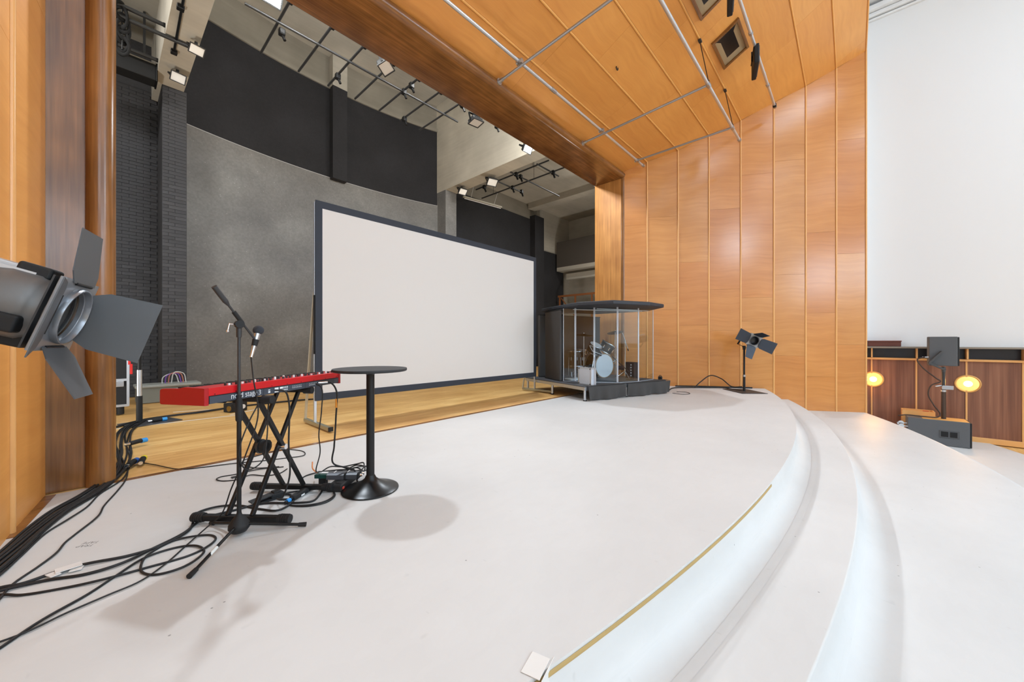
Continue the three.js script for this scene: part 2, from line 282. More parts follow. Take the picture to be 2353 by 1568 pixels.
// ---------------------------------------------------------------- the auditorium
{
  const w = structGroup('wall_hall_right');
  part('upper_wall', uvm(box(.2, 9.3, 18.2, 14.1, 5.8, 9.2)), M.hallWhite, w);
  part('niche_back', box(.05, .3, 18, 14.09, 1.0, 9.1), std(0x1c1f2a, .25), w);
  part('ledge', uvm(rbox(.3, .045, 18, .01, 13.92, 1.135, 9.27)), std(0x8d8478, .45), w);
  part('rail', uvm(rbox(.1, .055, 18, .01, 13.97, .835, 9.27)), M.batten, w);
  part('skirting', uvm(rbox(.06, .13, 18, .01, 13.955, -1.04, 9.27)), M.batten, w);
  part('backing', box(.1, 2.0, 18, 14.09, -.15, 9.27), M.hallWood, w);
  for (let i = 0; i < 9; i++) { const z0 = -.43 + i * .82; part('panel', uvm(box(.03, 1.8, .79, 13.995, -.09, z0 + .41), 1, i * .7), M.hallWood, w); part('batten', box(.045, 1.8, .03, 13.985, -.09, z0 + .82), M.batten, w); part('divider', box(.2, .24, .03, 13.94, .99, z0 + .82), M.batten, w); }
  part('cornice', [rbox(.3, .12, 18, .02, 13.9, 10.15, 9.2), rbox(.16, .1, 18, .02, 13.95, 10.03, 9.2), rbox(.08, .06, 18, .02, 13.97, 9.93, 9.2)], M.hallWhite, w);
  part('return', uvm(box(.55, 12, .3, 13.76, 4.9, .09)), M.hallWhite, w);
  struct('wall_hall_left', uvm(box(.2, 11.6, 18.2, -4.6, 4.7, 9.2)), M.hallWhite); struct('wall_hall_rear', uvm(box(19, 11.6, .2, 4.75, 4.7, 18.2)), M.hallWhite);
  struct('ceiling_hall', uvm(box(19.4, .2, 18.4, 4.75, 10.4, 9.1)), M.hallWhite);
  struct('wall_hall_front', [uvm(box(18.7, 1.4, .1, 4.65, 9.7, .2)), uvm(box(1.9, 11.4, .2, -3.75, 4.7, .3))], M.hallWhite);
  for (let i = 0; i < 3; i++) for (let j = 0; j < 3; j++) {       // added fill panels under the auditorium ceiling, unseen behind the camera
    const x = .2 + i * 4.6, z = 3.4 + j * 4.6, t = thing('added_ceiling_fill', `added white fill panel over the auditorium, row ${['nearest the stage', 'in the middle', 'at the rear'][j]}, ${['left', 'centre', 'right'][i]} column`, 'added light', [x, 10.3, z]);
    part('frame', rbox(2.5, .1, 1.3, .02, 0, -.05, 0), M.white, t); part('diffuser', box(2.4, .02, 1.2, 0, -.105, 0), glow(HALL_COLOR, 1.2), t);
    const l = new THREE.RectAreaLight(HALL_COLOR, HALL, 2.4, 1.2); l.position.set(x, 10.17, z); l.lookAt(x, 0, z); scene.add(l);
  }
}
for (let i = 0; i < 3; i++) {                                     // added unseen fill panels on the rear wall of the auditorium, facing the stage
  const x = .4 + i * 4.4, t = thing('added_wall_fill', `large white fill panel added on the rear auditorium wall, ${['left', 'centre', 'right'][i]} one seen from the stage`, 'wall light', [x, 6, 18.05]);
  part('frame', rbox(3.2, 2.8, .1, .02), M.white, t); part('diffuser', box(3, 2.6, .02, 0, 0, -.06), glow(HALL_COLOR, 1.2), t);
  const l = new THREE.RectAreaLight(REAR_COLOR, REAR, 3, 2.6); l.position.set(x, 6, 17.95); l.lookAt(x, 6, 0); scene.add(l);
}
for (const s of [-1, 1]) {  // added unseen panels: left for gloss on the right wall, right as fill
  const t = thing('added_wall_fill', `white fill panel added high on the ${s < 0 ? 'left' : 'right'} auditorium wall towards the rear`, 'wall light', [s < 0 ? -4.45 : 13.95, 9.1, 15.3]);
  part('frame', rbox(.1, 1.8, 1.8, .02), M.white, t); part('diffuser', box(.02, 1.6, 1.6, -s * .06, 0, 0), glow(HALL_COLOR, 1.2), t);
  const l = new THREE.RectAreaLight(REAR_COLOR, REAR * (s < 0 ? 5 : 10), 1.6, 1.6); l.position.set(s < 0 ? -4.34 : 13.84, 9.1, 15.3); l.lookAt(4.75, 8.2, 11); scene.add(l);
}
for (const [z, lab] of [[.42, 'round glowing wall lamp half hidden by the end of the wooden wall'], [2.05, 'round glowing wall lamp right of the loudspeaker pole']]) {
  const t = thing('wall_lamp', lab, 'wall lamp', [13.975, .275, z]);
  part('bezel', new THREE.TorusGeometry(.195, .018, 10, 40).rotateY(Math.PI / 2), std(0xd9a765, .35, .4), t);
  part('diffuser', lathe([[0, .03], [.09, .028], [.15, .02], [.185, 0], [.185, -.01]], 40).rotateZ(Math.PI / 2), std(0xe6c080, .5, 0, { emissive: 0xffc460, emissiveIntensity: .55 }), t);
  part('bulb_glow', lathe([[0, .012], [.05, .01], [.075, 0]], 24).rotateZ(Math.PI / 2).translate(-.028, 0, 0), glow(0xffe9b0, .6), t);
  const l = new THREE.RectAreaLight(WALL_LAMP_COLOR, WALL_LAMP, .14, .14); l.position.set(13.93, .275, z); l.lookAt(0, .275, z); scene.add(l);
}
{ const t = thing('wooden_box', 'flat dark red wooden box lying on the ledge of the auditorium wall', 'box', [13.9, 1.16, .62]); part('body', rbox(.22, .12, .62, .01, 0, .06, 0), std(0x5e3026, .5), t); part('lid', rbox(.24, .03, .64, .008, 0, .135, 0), std(0x6a382c, .45), t); }

// ---------------------------------------------------------------- floodlights and stage rigging
function flood(pos, dir, lit, label, group, size = 1, warm) {
  pos = arr(pos); dir = arr(dir).normalize();
  const t = thing('floodlight', label, 'floodlight', [pos.x, pos.y, pos.z], 0, group);
  const up = Math.abs(dir.y) > .95 ? V(0, 0, 1) : V(0, 1, 0), x = V(0, 0, 0).crossVectors(up, dir).normalize(), y = V(0, 0, 0).crossVectors(dir, x);
  const m = new THREE.Matrix4().makeBasis(x, y, dir), k = size, P = g => (Array.isArray(g) ? g : [g]).map(h => h.applyMatrix4(m));
  const fins = []; for (let i = -3; i <= 3; i++) fins.push(box(.012 * k, .16 * k, .05 * k, i * .035 * k, 0, -.075 * k));
  part('housing', P([rbox(.3 * k, .22 * k, .08 * k, .015, 0, 0, -.02 * k), ...fins]), M.fixture, t);
  part('bezel', P([box(.32 * k, .02 * k, .03 * k, 0, .115 * k, .03 * k), box(.32 * k, .02 * k, .03 * k, 0, -.115 * k, .03 * k), box(.02 * k, .24 * k, .03 * k, .155 * k, 0, .03 * k), box(.02 * k, .24 * k, .03 * k, -.155 * k, 0, .03 * k)]), M.fixture, t);
  part('glass', P(box(.29 * k, .21 * k, .012 * k, 0, 0, .028 * k)), lit ? glow(FLOOD_COLOR, 12) : M.glassLamp, t);
  part('yoke', P([box(.012 * k, .04 * k, .2 * k, .17 * k, 0, -.08 * k), box(.012 * k, .04 * k, .2 * k, -.17 * k, 0, -.08 * k), box(.352 * k, .04 * k, .012 * k, 0, 0, -.18 * k)]), M.blackMetal, t);
  part('hanging_clamp', [rod([0, .02, -.06], [0, .2 * k, -.06], .014, 10), rbox(.05, .06, .05, .01, 0, .2 * k, -.06)], M.blackMetal, t);
  if (lit) { const l = new THREE.RectAreaLight(FLOOD_COLOR, FLOOD, .29 * k, .21 * k); const q = pos.clone().addScaledVector(dir, .06 * k); l.position.copy(q); l.lookAt(q.clone().add(dir)); scene.add(l); }
  return t;
}
const FY = 6.72, FZ = -6.75;
flood([1.79, FY, FZ], [.03, -.5, .86], true, 'lit floodlight glaring behind the left end of the wooden beam');
flood([8.07, FY, FZ], [-.03, -.5, .86], true, 'lit floodlight glaring behind the right end of the wooden beam, above the pipe grid');
flood([3.75, FY - .05, FZ], [.25, -.8, .35], false, 'unlit floodlight with pale glass on the bar behind the beam, nearer the camera');
flood([6.12, FY - .1, FZ], [.1, -.95, .2], false, 'unlit floodlight with pale glass on the bar behind the beam, nearer the lit right lamp');
flood([1.23, 6.83, -9.2], [.1, -.75, .66], false, 'black square floodlight under the left concrete beam at the end of a black pipe', null, .72);
flood([1.1, 6.85, -10.5], [.12, -.6, .8], false, 'silver-faced floodlight with a ribbed housing under the left concrete beam near the back wall', null, .78);
flood([9.05, 6.86, -10.7], [-.1, -.75, .66], false, 'small floodlight under the right concrete beam close to the back wall', null, 1.0);
flood([9.2, 6.86, -9.3], [-.2, -.75, .6], false, 'small floodlight under the right concrete beam beside the pipe grid', null, 1.15);
{
  const t = thing('lighting_bar', 'dark pipe grid hung behind the wooden beam with short cross bars and clamps', 'lighting bar', [0, 0, 0]);
  part('pipe', rod([1.3, 6.9, -6.8], [8.6, 6.9, -6.8], .024), M.fixture, t, 'long pipe behind the beam'); part('pipe', rod([1.6, 6.86, -7.4], [6.1, 6.86, -7.4], .022), M.fixture, t);
  for (const x of [2.1, 2.77, 3.36, 3.96, 4.56, 5.13, 5.7]) { part('cross_bar', rod([x, 6.9, -6.7], [x, 6.9, -8.5], .022), M.fixture, t); part('clamp', rbox(.06, .12, .07, .01, x, 6.88, -6.8), M.blackMetal, t); }
  for (const [x, z] of [[3.36, -8.0], [4.56, -7.1], [4.56, -7.4], [5.13, -8.3], [2.2, -7.6], [6.9, -6.8], [5.75, -6.8]]) part('clamp', [rbox(.1, .12, .1, .02, x, 6.86, z), rod([x, 6.84, z], [x + .04, 6.72, z + .03], .025)], M.blackMetal, t);
  for (const x of [2.4, 4.2, 6.2, 8.3]) part('hanger', rod([x, 6.9, -6.8], [x, 10.4, -6.8], .006, 6), M.fixture, t);
}
{
  const t = thing('pipe_grid', 'dark pipe grid under the grey right-hand ceiling of the stage house', 'pipe grid', [0, 0, 0]), y = 7.5;
  for (const [x, a, b] of [[9.62, -10.9, -7.7], [10.35, -11.4, -7.7], [11.15, -11.9, -7.6]]) part('pipe', rod([x, y, a], [x, y, b], .026), M.fixture, t);
  for (const [z, a, b] of [[-10.1, 9.9, 11.7], [-9.2, 9.85, 13.1], [-8.1, 10.2, 11.5]]) part('pipe', rod([a, y - .05, z], [b, y - .05, z], .026), M.fixture, t);
  for (const [x, z] of [[10.35, -9.2], [11.15, -10.1], [10.35, -10.9], [11.15, -8.1], [11.7, -10.1], [10.6, -9.2]]) part('clamp', [rbox(.12, .14, .12, .02, x, y - .03, z), rod([x, y - .06, z], [x + .05, y - .22, z + .04], .035)], M.blackMetal, t);
  for (const [x, z] of [[10.35, -8.4], [11.15, -9.0], [10.35, -10.6], [11.15, -11.2], [9.62, -9.9]]) part('hanger', rod([x, y, z], [x, 8.33, z], .008, 6), M.fixture, t);
  const h = solo('ceiling_hatch', box(.95, .03, 1.1, 10.2, 8.3, -8.4), M.dark, 'black hatch panel in the grey ceiling behind the lit right floodlight', 'hatch');
  const f = thing('tube_light', 'long grey fluorescent tube fitting hanging off the pipe grid by the back wall', 'tube light', [0, 0, 0]);
  part('channel', bar([9.55, 6.95, -11.25], [11.4, 6.95, -10.95], .09, .06), std(0xb9b4a6, .6), f); part('tube', rod([9.6, 6.89, -11.24], [11.35, 6.89, -10.96], .014), M.white, f);
  part('hanger', [rod([9.9, 6.98, -11.2], [9.75, 7.48, -10.8], .006, 6), rod([11.0, 6.98, -11.0], [11.15, 7.48, -10.95], .006, 6)], M.white, f);
}
for (const [y, z, x0, x1, lab] of [[7.2, -9.5, -2.6, .83, 'upper of the black pipes beside the left concrete beam'], [7.0, -9.5, -2.6, 1.25, 'black pipe reaching under the left concrete beam to the black floodlight'], [7.2, -10.8, -2.6, .83, 'lowest of the black pipes near the dark back wall at upper left']]) {
  const t = thing('support_pipe', lab, 'pipe', [0, 0, 0]); part('pipe', rod([x0, y, z], [x1, y, z], .035), M.fixture, t); part('end_cap', rod([x1 - .04, y, z], [x1, y, z], .04), M.blackMetal, t);
}
{
  const t = thing('cable_coil', 'black coils of cable hanging from the pipes beside the top of the brown column', 'cable', [.26, 7.15, -9.5]);
  for (let i = 0; i < 7; i++) part('loop', new THREE.TorusGeometry(.075 + .02 * rnd(), .022, 8, 20).scale(1, 1.5 + .5 * rnd(), 1).rotateY(rnd() * 1.2 - .6).translate((rnd() - .5) * .05, -.06 - i * .1, (rnd() - .5) * .06), std(0x0b0b0c, .9), t);
  part('tie', rod([0, .06, 0], [0, -.72, 0], .012, 6), M.cable, t);
  const b = thing('black_box_fitting', 'long black box fitting with pale edge under the ceiling left of the concrete beam', 'stage fitting', [.28, 7.0, -11.1]); part('housing', rbox(1.05, .34, .34, .02, 0, 0, 0), M.softBlack, b); part('edge', box(1.05, .02, .02, 0, .17, .17), std(0x9a958a, .5), b); part('end_cover', rbox(.03, .38, .38, .01, .53, 0, 0), M.blackMetal, b); part('bracket', [box(.04, 1.1, .04, -.3, .72, 0), box(.04, 1.1, .04, .35, .72, 0)], M.fixture, b);
}
{ const t = thing('conduit', 'thin black conduit fixed along the underside of the left concrete beam', 'conduit', [0, 0, 0]); part('pipe', rod([.9, 7.01, -6.9], [.98, 7.01, -9.9], .02), M.blackMetal, t); for (const [x, z] of [[.925, -8.5], [.98, -9.9]]) part('junction_box', rbox(.1, .07, .1, .01, x, 7.0, z), M.blackMetal, t); }
// silver pipes under the wooden ceiling
function pipeThing(label, x1, y, z, extra) {
  const t = thing('ceiling_pipe', label, 'pipe', [0, 0, 0]); part('pipe', rod([-2.0, y, z], [x1, y, z], .029, 16), M.pipe, t); part('end_fitting', rod([x1 - .1, y, z], [x1, y, z], .042, 16), M.steel, t); extra(t); return t;
}
pipeThing('long silver pipe under the wooden ceiling, nearest the brown beam', 10.52, 6.34, -4.44, t => {
  for (const x of [2.2, 5.09, 8.07, 10.07]) part('cross_fitting', [rod([x - .06, 6.34, -4.44], [x + .06, 6.34, -4.44], .042), rod([x, 6.34, -4.5], [x, 6.34, -4.38], .042)], M.steel, t); part('coupling', rod([6.05, 6.34, -4.44], [6.2, 6.34, -4.44], .04), M.steel, t); });
pipeThing('long silver pipe under the wooden ceiling hung by short chains, the middle one', 10.85, 6.36, -2.1, t => {
  for (const x of [5.09, 8.07, 10.07]) { part('cross_fitting', rod([x - .06, 6.36, -2.1], [x + .06, 6.36, -2.1], .042), M.steel, t); }
  for (const x of [8.12, 10.15]) { part('chain', rod([x, 6.4, -2.1], [x + .05, 7.36, -2.28], .008, 6), M.blackMetal, t); part('hook', new THREE.TorusGeometry(.04, .008, 6, 14).translate(x, 6.43, -2.1), M.blackMetal, t); part('bracket', rbox(.1, .04, .06, .01, x + .05, 7.38, -2.28), M.fixture, t); } });
pipeThing('silver pipe close under the wooden ceiling, farthest from the beam, carrying two black lamps', 11.95, 7.46, -1.5, t => { for (const x of [8.75, 10.8]) { part('clamp', [rod([x, 7.46, -1.5], [x, 7.8, -1.56], .018, 8), rod([x - .03, 7.46, -1.5], [x + .03, 7.46, -1.5], .042)], M.steel, t); } part('end_clamp', rbox(.08, .1, .08, .02, 11.85, 7.46, -1.5), M.blackMetal, t); });
[[5.09, -2.1], [8.07, -2.1], [10.07, -2.1]].forEach(([x, z1], i) => {
  const y0 = 6.22, z0 = i < 2 ? -4.955 : -4.44, ya = i < 2 ? y0 : 6.34;
  const t = thing('cross_pipe', ['thin grey cross pipe flanged to the brown beam, the nearer one', 'thin grey cross pipe flanged to the brown beam, the farther one', 'thin grey cross pipe without flange nearest the wooden right wall'][i], 'pipe', [0, 0, 0]);
  part('pipe', rod([x, ya, z0], [x, i ? 6.36 : 6.4, i ? z1 : -2.0], .024, 14), std(0xaab0b8, .4, .7), t);
  if (i < 2) part('flange', [rod([x, y0, -4.975], [x, y0, -4.94], .062), rod([x, y0, -4.95], [x, y0 + .005, -4.86], .036)], M.steel, t);
});
{ // loudspeaker horns let into the ceiling and black lamps on the pipe
  const sl = Math.atan2(7.81 - 7.427, .708);
  const horn = (x, lab) => {
    const t = thing('horn_opening', lab, 'loudspeaker horn', [x, 7.622, -1.925]); t.rotation.x = -sl;
    const w = .44, d = .235, q = (a, b, mat) => part('throat_side', prism(a, b), mat, t);
    part('frame', [box(2 * w + .1, .05, .05, 0, -.02, d + .02), box(2 * w + .1, .05, .05, 0, -.02, -d - .02), box(.05, .05, 2 * d, w + .02, -.02, 0), box(.05, .05, 2 * d, -w - .02, -.02, 0)], M.frame, t);
    const throat = std(0xa8906c, .5), c = .014;
    q([[-w, -c, d], [w, -c, d], [.2, -.004, .09], [-.2, -.004, .09]], [0, .006, 0], throat); q([[-w, -c, -d], [w, -c, -d], [.2, -.004, -.09], [-.2, -.004, -.09]], [0, .006, 0], throat);
    q([[w, -c, -d], [w, -c, d], [.2, -.004, .09], [.2, -.004, -.09]], [0, .006, 0], throat);
    part('mouth', box(2 * w, .004, 2 * d, 0, -.005, 0), std(0x070709, .4), t);
  };
  horn(9.03, 'dark square loudspeaker horn let into the wooden ceiling below the hanging black lamp'); horn(7.28, 'dark square loudspeaker horn cut off by the top edge of the picture');
  for (const [x, lab] of [[9.3, 'flat black lamp hanging from the farthest ceiling pipe beside the ceiling horn'], [7.1, 'flat black lamp hanging from the farthest ceiling pipe at the top edge of the picture']]) {
    const t = thing('panel_lamp', lab, 'lamp', [x, 7.4, -1.52], .25);
    part('housing', rbox(.62, .4, .09, .02, .15, -.12, .02), M.softBlack, t); part('glass', rbox(.54, .33, .01, .004, .15, -.12, .07), std(0x55585c, .15), t); part('bracket', [box(.03, .2, .03, .15, .02, -.04), rod([-.15, .02, -.03], [.45, .02, -.03], .012)], M.blackMetal, t);
  }
  const k = thing('ceiling_hook', 'tiny dark hook screwed into the wooden ceiling between two battens', 'hook', [7.06, 6.84, -3.53]); part('eye', new THREE.TorusGeometry(.035, .01, 6, 14), M.blackMetal, k); part('plate', box(.09, .015, .05, 0, .04, 0), M.blackMetal, k);
}
// unseen fill panels added above the beam and in the wings to brighten backstage
for (const [x, y, z, dx, dy, dz, lab] of [[-1.7, 8.2, -8.4, .3, -1, 0, 'added white fill panel under the ceiling of the left wing behind the brown column'], [14.2, 8.2, -8.0, -.3, -1, 0, 'added white fill panel under the ceiling of the right wing behind the proscenium wall'],
  [2.6, 7.3, -6.12, 0, -.12, -1, 'added white fill panel behind the beam above its left end'], [5.2, 7.3, -6.12, 0, -.12, -1, 'added white fill panel behind the middle of the beam'], [7.8, 7.3, -6.12, 0, -.12, -1, 'added white fill panel behind the beam above its right end']]) {
  const t = thing('added_stage_fill', lab, 'work light', [x, y, z]), d = V(dx, dy, dz).normalize(), q = new THREE.Quaternion().setFromUnitVectors(V(0, -1, 0), d), wide = 1.2, deep = y > 8 ? .6 : .3;
  part('frame', rbox(wide + .1, .08, deep + .1, .02, 0, 0, 0).applyQuaternion(q), M.white, t); part('diffuser', box(wide, .02, deep, 0, -.045, 0).applyQuaternion(q), glow(WING_COLOR, 1.2), t);
  if (y < 8) part('bracket', [box(.06, .3, .05, -.4, .12, .18), box(.06, .3, .05, .4, .12, .18)], M.fixture, t); else part('bracket', [box(.06, .2, .05, -.4, .1, 0), box(.06, .2, .05, .4, .1, 0)], M.fixture, t);
  const l = new THREE.RectAreaLight(WING_COLOR, WING, wide, deep); l.position.set(x, y, z).addScaledVector(d, .07); l.lookAt(l.position.clone().add(d)); scene.add(l);
}
for (const [x, z, d, lab] of [[-2.3, -7.8, V(.55, 1, -.25), 'fill light added on the boards of the left wing shining up at the ceiling'], [14.6, -7.4, V(-.4, 1, -.25), 'fill light added on the boards of the right wing shining up at the ceiling']]) {  // unseen uplights added to brighten the beam undersides and stage ceilings
  const t = thing('added_stage_fill', lab, 'work light', [x, 0, z]), n = d.normalize(), q = new THREE.Quaternion().setFromUnitVectors(V(0, 1, 0), n), c = V(0, .35, 0);
  part('housing', rbox(.9, .1, .6, .02).applyQuaternion(q).translate(0, .35, 0), M.fixture, t); part('glass', box(.8, .02, .5, 0, .055, 0).applyQuaternion(q).translate(0, .35, 0), glow(WING_COLOR, 1.2), t); part('stand', [box(.06, .35, .06, -.3, .17, 0), box(.06, .35, .06, .3, .17, 0), box(.8, .03, .4, 0, .015, 0)], M.fixture, t);
  const l = new THREE.RectAreaLight(WING_COLOR, WING * 1.6, .8, .5); l.position.set(x, .35, z).addScaledVector(n, .09); l.lookAt(l.position.clone().add(n)); scene.add(l);
}
//@@PART2
// ---------------------------------------------------------------- keyboard, stand, microphone, bar table
const KB = { o: V(.434, 0, -2.942), a: V(.859, 0, -.513), d: V(-.513, 0, -.859) };   // near rear corner, long axis, towards the player
{
  const t = thing('stage_keyboard', 'long red stage piano with black rear panel on a double X stand', 'keyboard', [.434, .905, -2.942], Math.atan2(.513, .859));
  // local: x along the keyboard, -z towards the player, y up
  const L = 1.275, prof = [[0, .045], [0, .098], [-.012, .102], [-.15, .102], [-.19, .082], [-.33, .078], [-.336, .07], [-.336, .012], [-.32, .002], [0, .002]];
  const shape = off => { const s = new THREE.Shape(); s.moveTo(0, .002 + off); for (const [z, y] of prof) s.lineTo(-z, y); s.closePath(); return s; };
  const cheek = () => { const s = new THREE.Shape(); s.moveTo(0, -.002); s.lineTo(0, .1); s.lineTo(.155, .104); s.lineTo(.2, .094); s.lineTo(.328, .09); s.quadraticCurveTo(.34, .088, .34, .075); s.lineTo(.34, .01); s.quadraticCurveTo(.34, 0, .33, -.002); s.closePath(); return new THREE.ExtrudeGeometry(s, { depth: .022, bevelEnabled: true, bevelSize: .003, bevelThickness: .003, bevelSegments: 2 }).rotateY(Math.PI / 2); };
  part('cheek', cheek().translate(-.004, 0, 0), M.redDark, t); part('cheek', cheek().translate(L - .018, 0, 0), M.redDark, t);
  part('top_panel', rbox(L - .04, .05, .16, .004, L / 2, .076, -.082), M.red, t);
  part('bottom_pan', box(L - .04, .05, .325, L / 2, .026, -.167), M.softBlack, t);
  part('key_bed', box(L - .06, .03, .17, L / 2, .058, -.245), M.softBlack, t);
  const wk = []; for (let i = 0; i < 52; i++) wk.push(rbox(.0228, .018, .145, .002, .04 + i * .0232, .078, -.253, 1));
  const bk = []; for (let i = 0; i < 51; i++) if (![2, 6].includes(i % 7)) bk.push(box(.011, .014, .09, .0516 + i * .0232, .093, -.225));
  for (const g of wk) part('white_key', g, M.white, t); for (const g of bk) part('black_key', g, M.softBlack, t);
  const knob = i => rnd();
  for (let i = 0; i < 46; i++) { const x = .17 + i * .0235 + rnd() * .004, hgt = .012 + rnd() * .012, z = -.03 - rnd() * .03; part(i % 3 ? 'knob' : 'fader', i % 3 ? cyl(.0085, .0075, hgt, x, .1, z, 12) : rbox(.009, hgt, .014, .002, x, .1 + hgt / 2, z, 1), i % 4 === 1 ? M.white : M.fixture, t); }
  const c = document.createElement('canvas'); c.width = 2048; c.height = 80; const g = c.getContext('2d');
  g.fillStyle = '#3c4450'; g.fillRect(0, 0, 2048, 80); const px = 2048 / L;
  g.fillStyle = '#f4f4f4'; g.font = 'bold 92px sans-serif'; g.textBaseline = 'alphabetic';
  const word = (s, x0, x1, y) => { g.save(); g.translate(x0 * px, y); const wd = g.measureText(s).width; g.scale((x1 - x0) * px / wd, .95); g.fillText(s, 0, 0); g.restore(); };
  g.font = '86px sans-serif'; g.lineWidth = 5; word('nord', .148, .245, 62); word('stage', .258, .358, 62); word('3', .368, .392, 62);
  g.fillStyle = '#262b33'; g.fillRect(.41 * px, 0, 10, 80);
  g.fillStyle = '#f2f2f2'; g.fillRect(.455 * px, 20, 30, 10); g.fillRect(.455 * px, 40, 30, 22); g.fillRect(.515 * px, 8, 60, 64); g.fillRect(.565 * px, 8, 50, 24);
  for (let i = 0; i < 6; i++) { g.fillRect((.565 + i * .014) * px, 44, 14, 16); g.fillRect((.60 + (i % 3) * .017) * px, 10 + 12 * (i > 2), 20, 8); }
  g.strokeStyle = '#e8e8e8'; g.lineWidth = 4; for (let i = 0; i < 6; i++) { g.beginPath(); g.arc((.70 + i * .018) * px, 40, 9, 0, 5); g.stroke(); g.fillRect((.695 + i * .018) * px, 16, 14, 4); }
  for (let i = 0; i < 5; i++) { g.beginPath(); g.arc((.89 + i * .017) * px, 42, 9, 0, 5); g.stroke(); g.fillRect((.885 + i * .02) * px, 18, 18, 4); }
  g.fillStyle = '#20242b'; g.fillRect(.835 * px, 0, 8, 80); g.fillStyle = '#30353d'; g.fillRect(1.03 * px, 0, 300, 80);
  const map = new THREE.CanvasTexture(c); map.colorSpace = THREE.SRGBColorSpace;
  part('rear_panel', new THREE.PlaneGeometry(L - .05, .045).translate(L / 2, .025, .0015), std(0xffffff, .45, 0, { map }), t);
  const sg = []; for (let i = 0; i < 9; i++) part('screw', cyl(.003, .003, .003, 0, 0, 0, 8).rotateX(Math.PI / 2).translate(.06 + i * .145, .06, .001), M.blackMetal, t);
}
{ // double X stand: local x from the front foot to the rear foot, z along the feet
  const t = thing('keyboard_stand', 'black double-braced X keyboard stand with two floor bars on the white stage', 'keyboard stand', [.893, 0, -3.388], Math.atan2(.643, .766));
  const hx = .287, top = .87;
  for (const s of [-1, 1]) {
    const f = part('foot_bar', bar([s * hx, .045, -.30], [s * hx, .045, .30], .045, .04), M.blackMetal, t);
    for (const e of [-1, 1]) { const rings = []; for (let i = 0; i < 4; i++) rings.push(rod([s * hx, .045, e * (.285 + i * .016)], [s * hx, .045, e * (.296 + i * .016)], .034, 16)); part('end_cap', [rod([s * hx, .045, e * .27], [s * hx, .045, e * .355], .031, 16), ...rings], M.softBlack, f); }
    part('support_arm', [bar([s * .25, top + .012, -.19], [s * .25, top + .012, .17], .035, .035), rod([s * .25, top + .012, .13], [s * .25, top + .012, .2], .03, 16), rod([s * .25, top + .012, -.15], [s * .25, top + .012, -.22], .03, 16)], M.softBlack, t);
    for (const z of [-.09, .09]) part('leg', bar([s * hx, .06, z + s * .012], [-s * .25, top, z + s * .012], .034, .022, V(0, 0, 1)), M.blackMetal, t);
  }
  for (const z of [-.09, .09]) part('pivot_bolt', rod([.01, .47, z - .04], [.01, .47, z + .04], .022, 12), M.chrome, t);
  part('locking_knob', [rod([.01, .47, -.06], [.01, .47, -.02], .052, 10), rod([.01, .47, -.08], [.01, .47, -.02], .03, 12)], M.softBlack, t);
  part('ratchet_plate', rod([.01, .47, -.085], [.01, .47, -.065], .055, 20), M.fixture, t);
}
{
  const t = thing('microphone_stand', 'black tripod microphone stand with angled boom in front of the red keyboard', 'microphone stand', [.626, 0, -3.04]);
  part('lower_pole', cyl(.0135, .0135, .8, 0, .08, 0), M.blackMetal, t); part('upper_pole', cyl(.0095, .0095, .55, 0, .84, 0), M.fixture, t);
  part('height_clutch', lathe([[.013, .76], [.02, .77], [.022, .83], [.019, .9], [.011, .94]], 20), M.softBlack, t); part('top_collar', cyl(.016, .016, .085, 0, 1.325, 0), M.fixture, t);
  part('base_hub', lathe([[0, .02], [.045, .025], [.062, .05], [.06, .075], [.04, .11], [.018, .135], [.014, .15]], 24), M.softBlack, t);
  for (const [x, z] of [[-.30, .365], [.345, .21], [-.10, -.31]]) {
    const e = V(x, .014, z), L = part('leg', rod(V(x * .12, .07, z * .12), e, .0095), M.blackMetal, t);
    part('rubber_foot', rod(e.clone().multiplyScalar(.88).setY(.02), e.clone().setY(.016), .013, 12, .015), M.softBlack, L);
    if (x === -.30) part('sticker', rod(V(x * .5, .046, z * .5), V(x * .64, .036, z * .64), .0102, 12), std(0xe4e6e2, .5), L, 'white sticker round the leg');
  }
  const dir = V(.2355, -.318, -.1126).normalize(), A = V(0, 1.445, .012).addScaledVector(dir, -.235), B = V(0, 1.445, .012).addScaledVector(dir, .185);
  part('boom', rod(A, B, .0075), M.fixture, t); part('counterweight', [rod(A.clone().addScaledVector(dir, -.02), A.clone().addScaledVector(dir, .09), .017, 16), rod(A.clone().addScaledVector(dir, .09), A.clone().addScaledVector(dir, .12), .017, 16, .009)], M.fixture, t);
  part('boom_clamp', [rod([0, 1.412, -.02], [0, 1.412, .03], .026, 20), rod(V(0, 1.445, .012).addScaledVector(dir, -.06), V(0, 1.445, .012).addScaledVector(dir, .03), .014, 14)], M.softBlack, t);
  part('t_handle', [rod([-.01, 1.412, .005], [-.058, 1.412, .03], .007), rod([-.058, 1.414, .03], [-.068, 1.367, .035], .004), new THREE.SphereGeometry(.009, 12, 8).translate(-.068, 1.365, .035)], M.chrome, t);
  globalThis.micTip = V(.626, 0, -3.04).add(B);
}
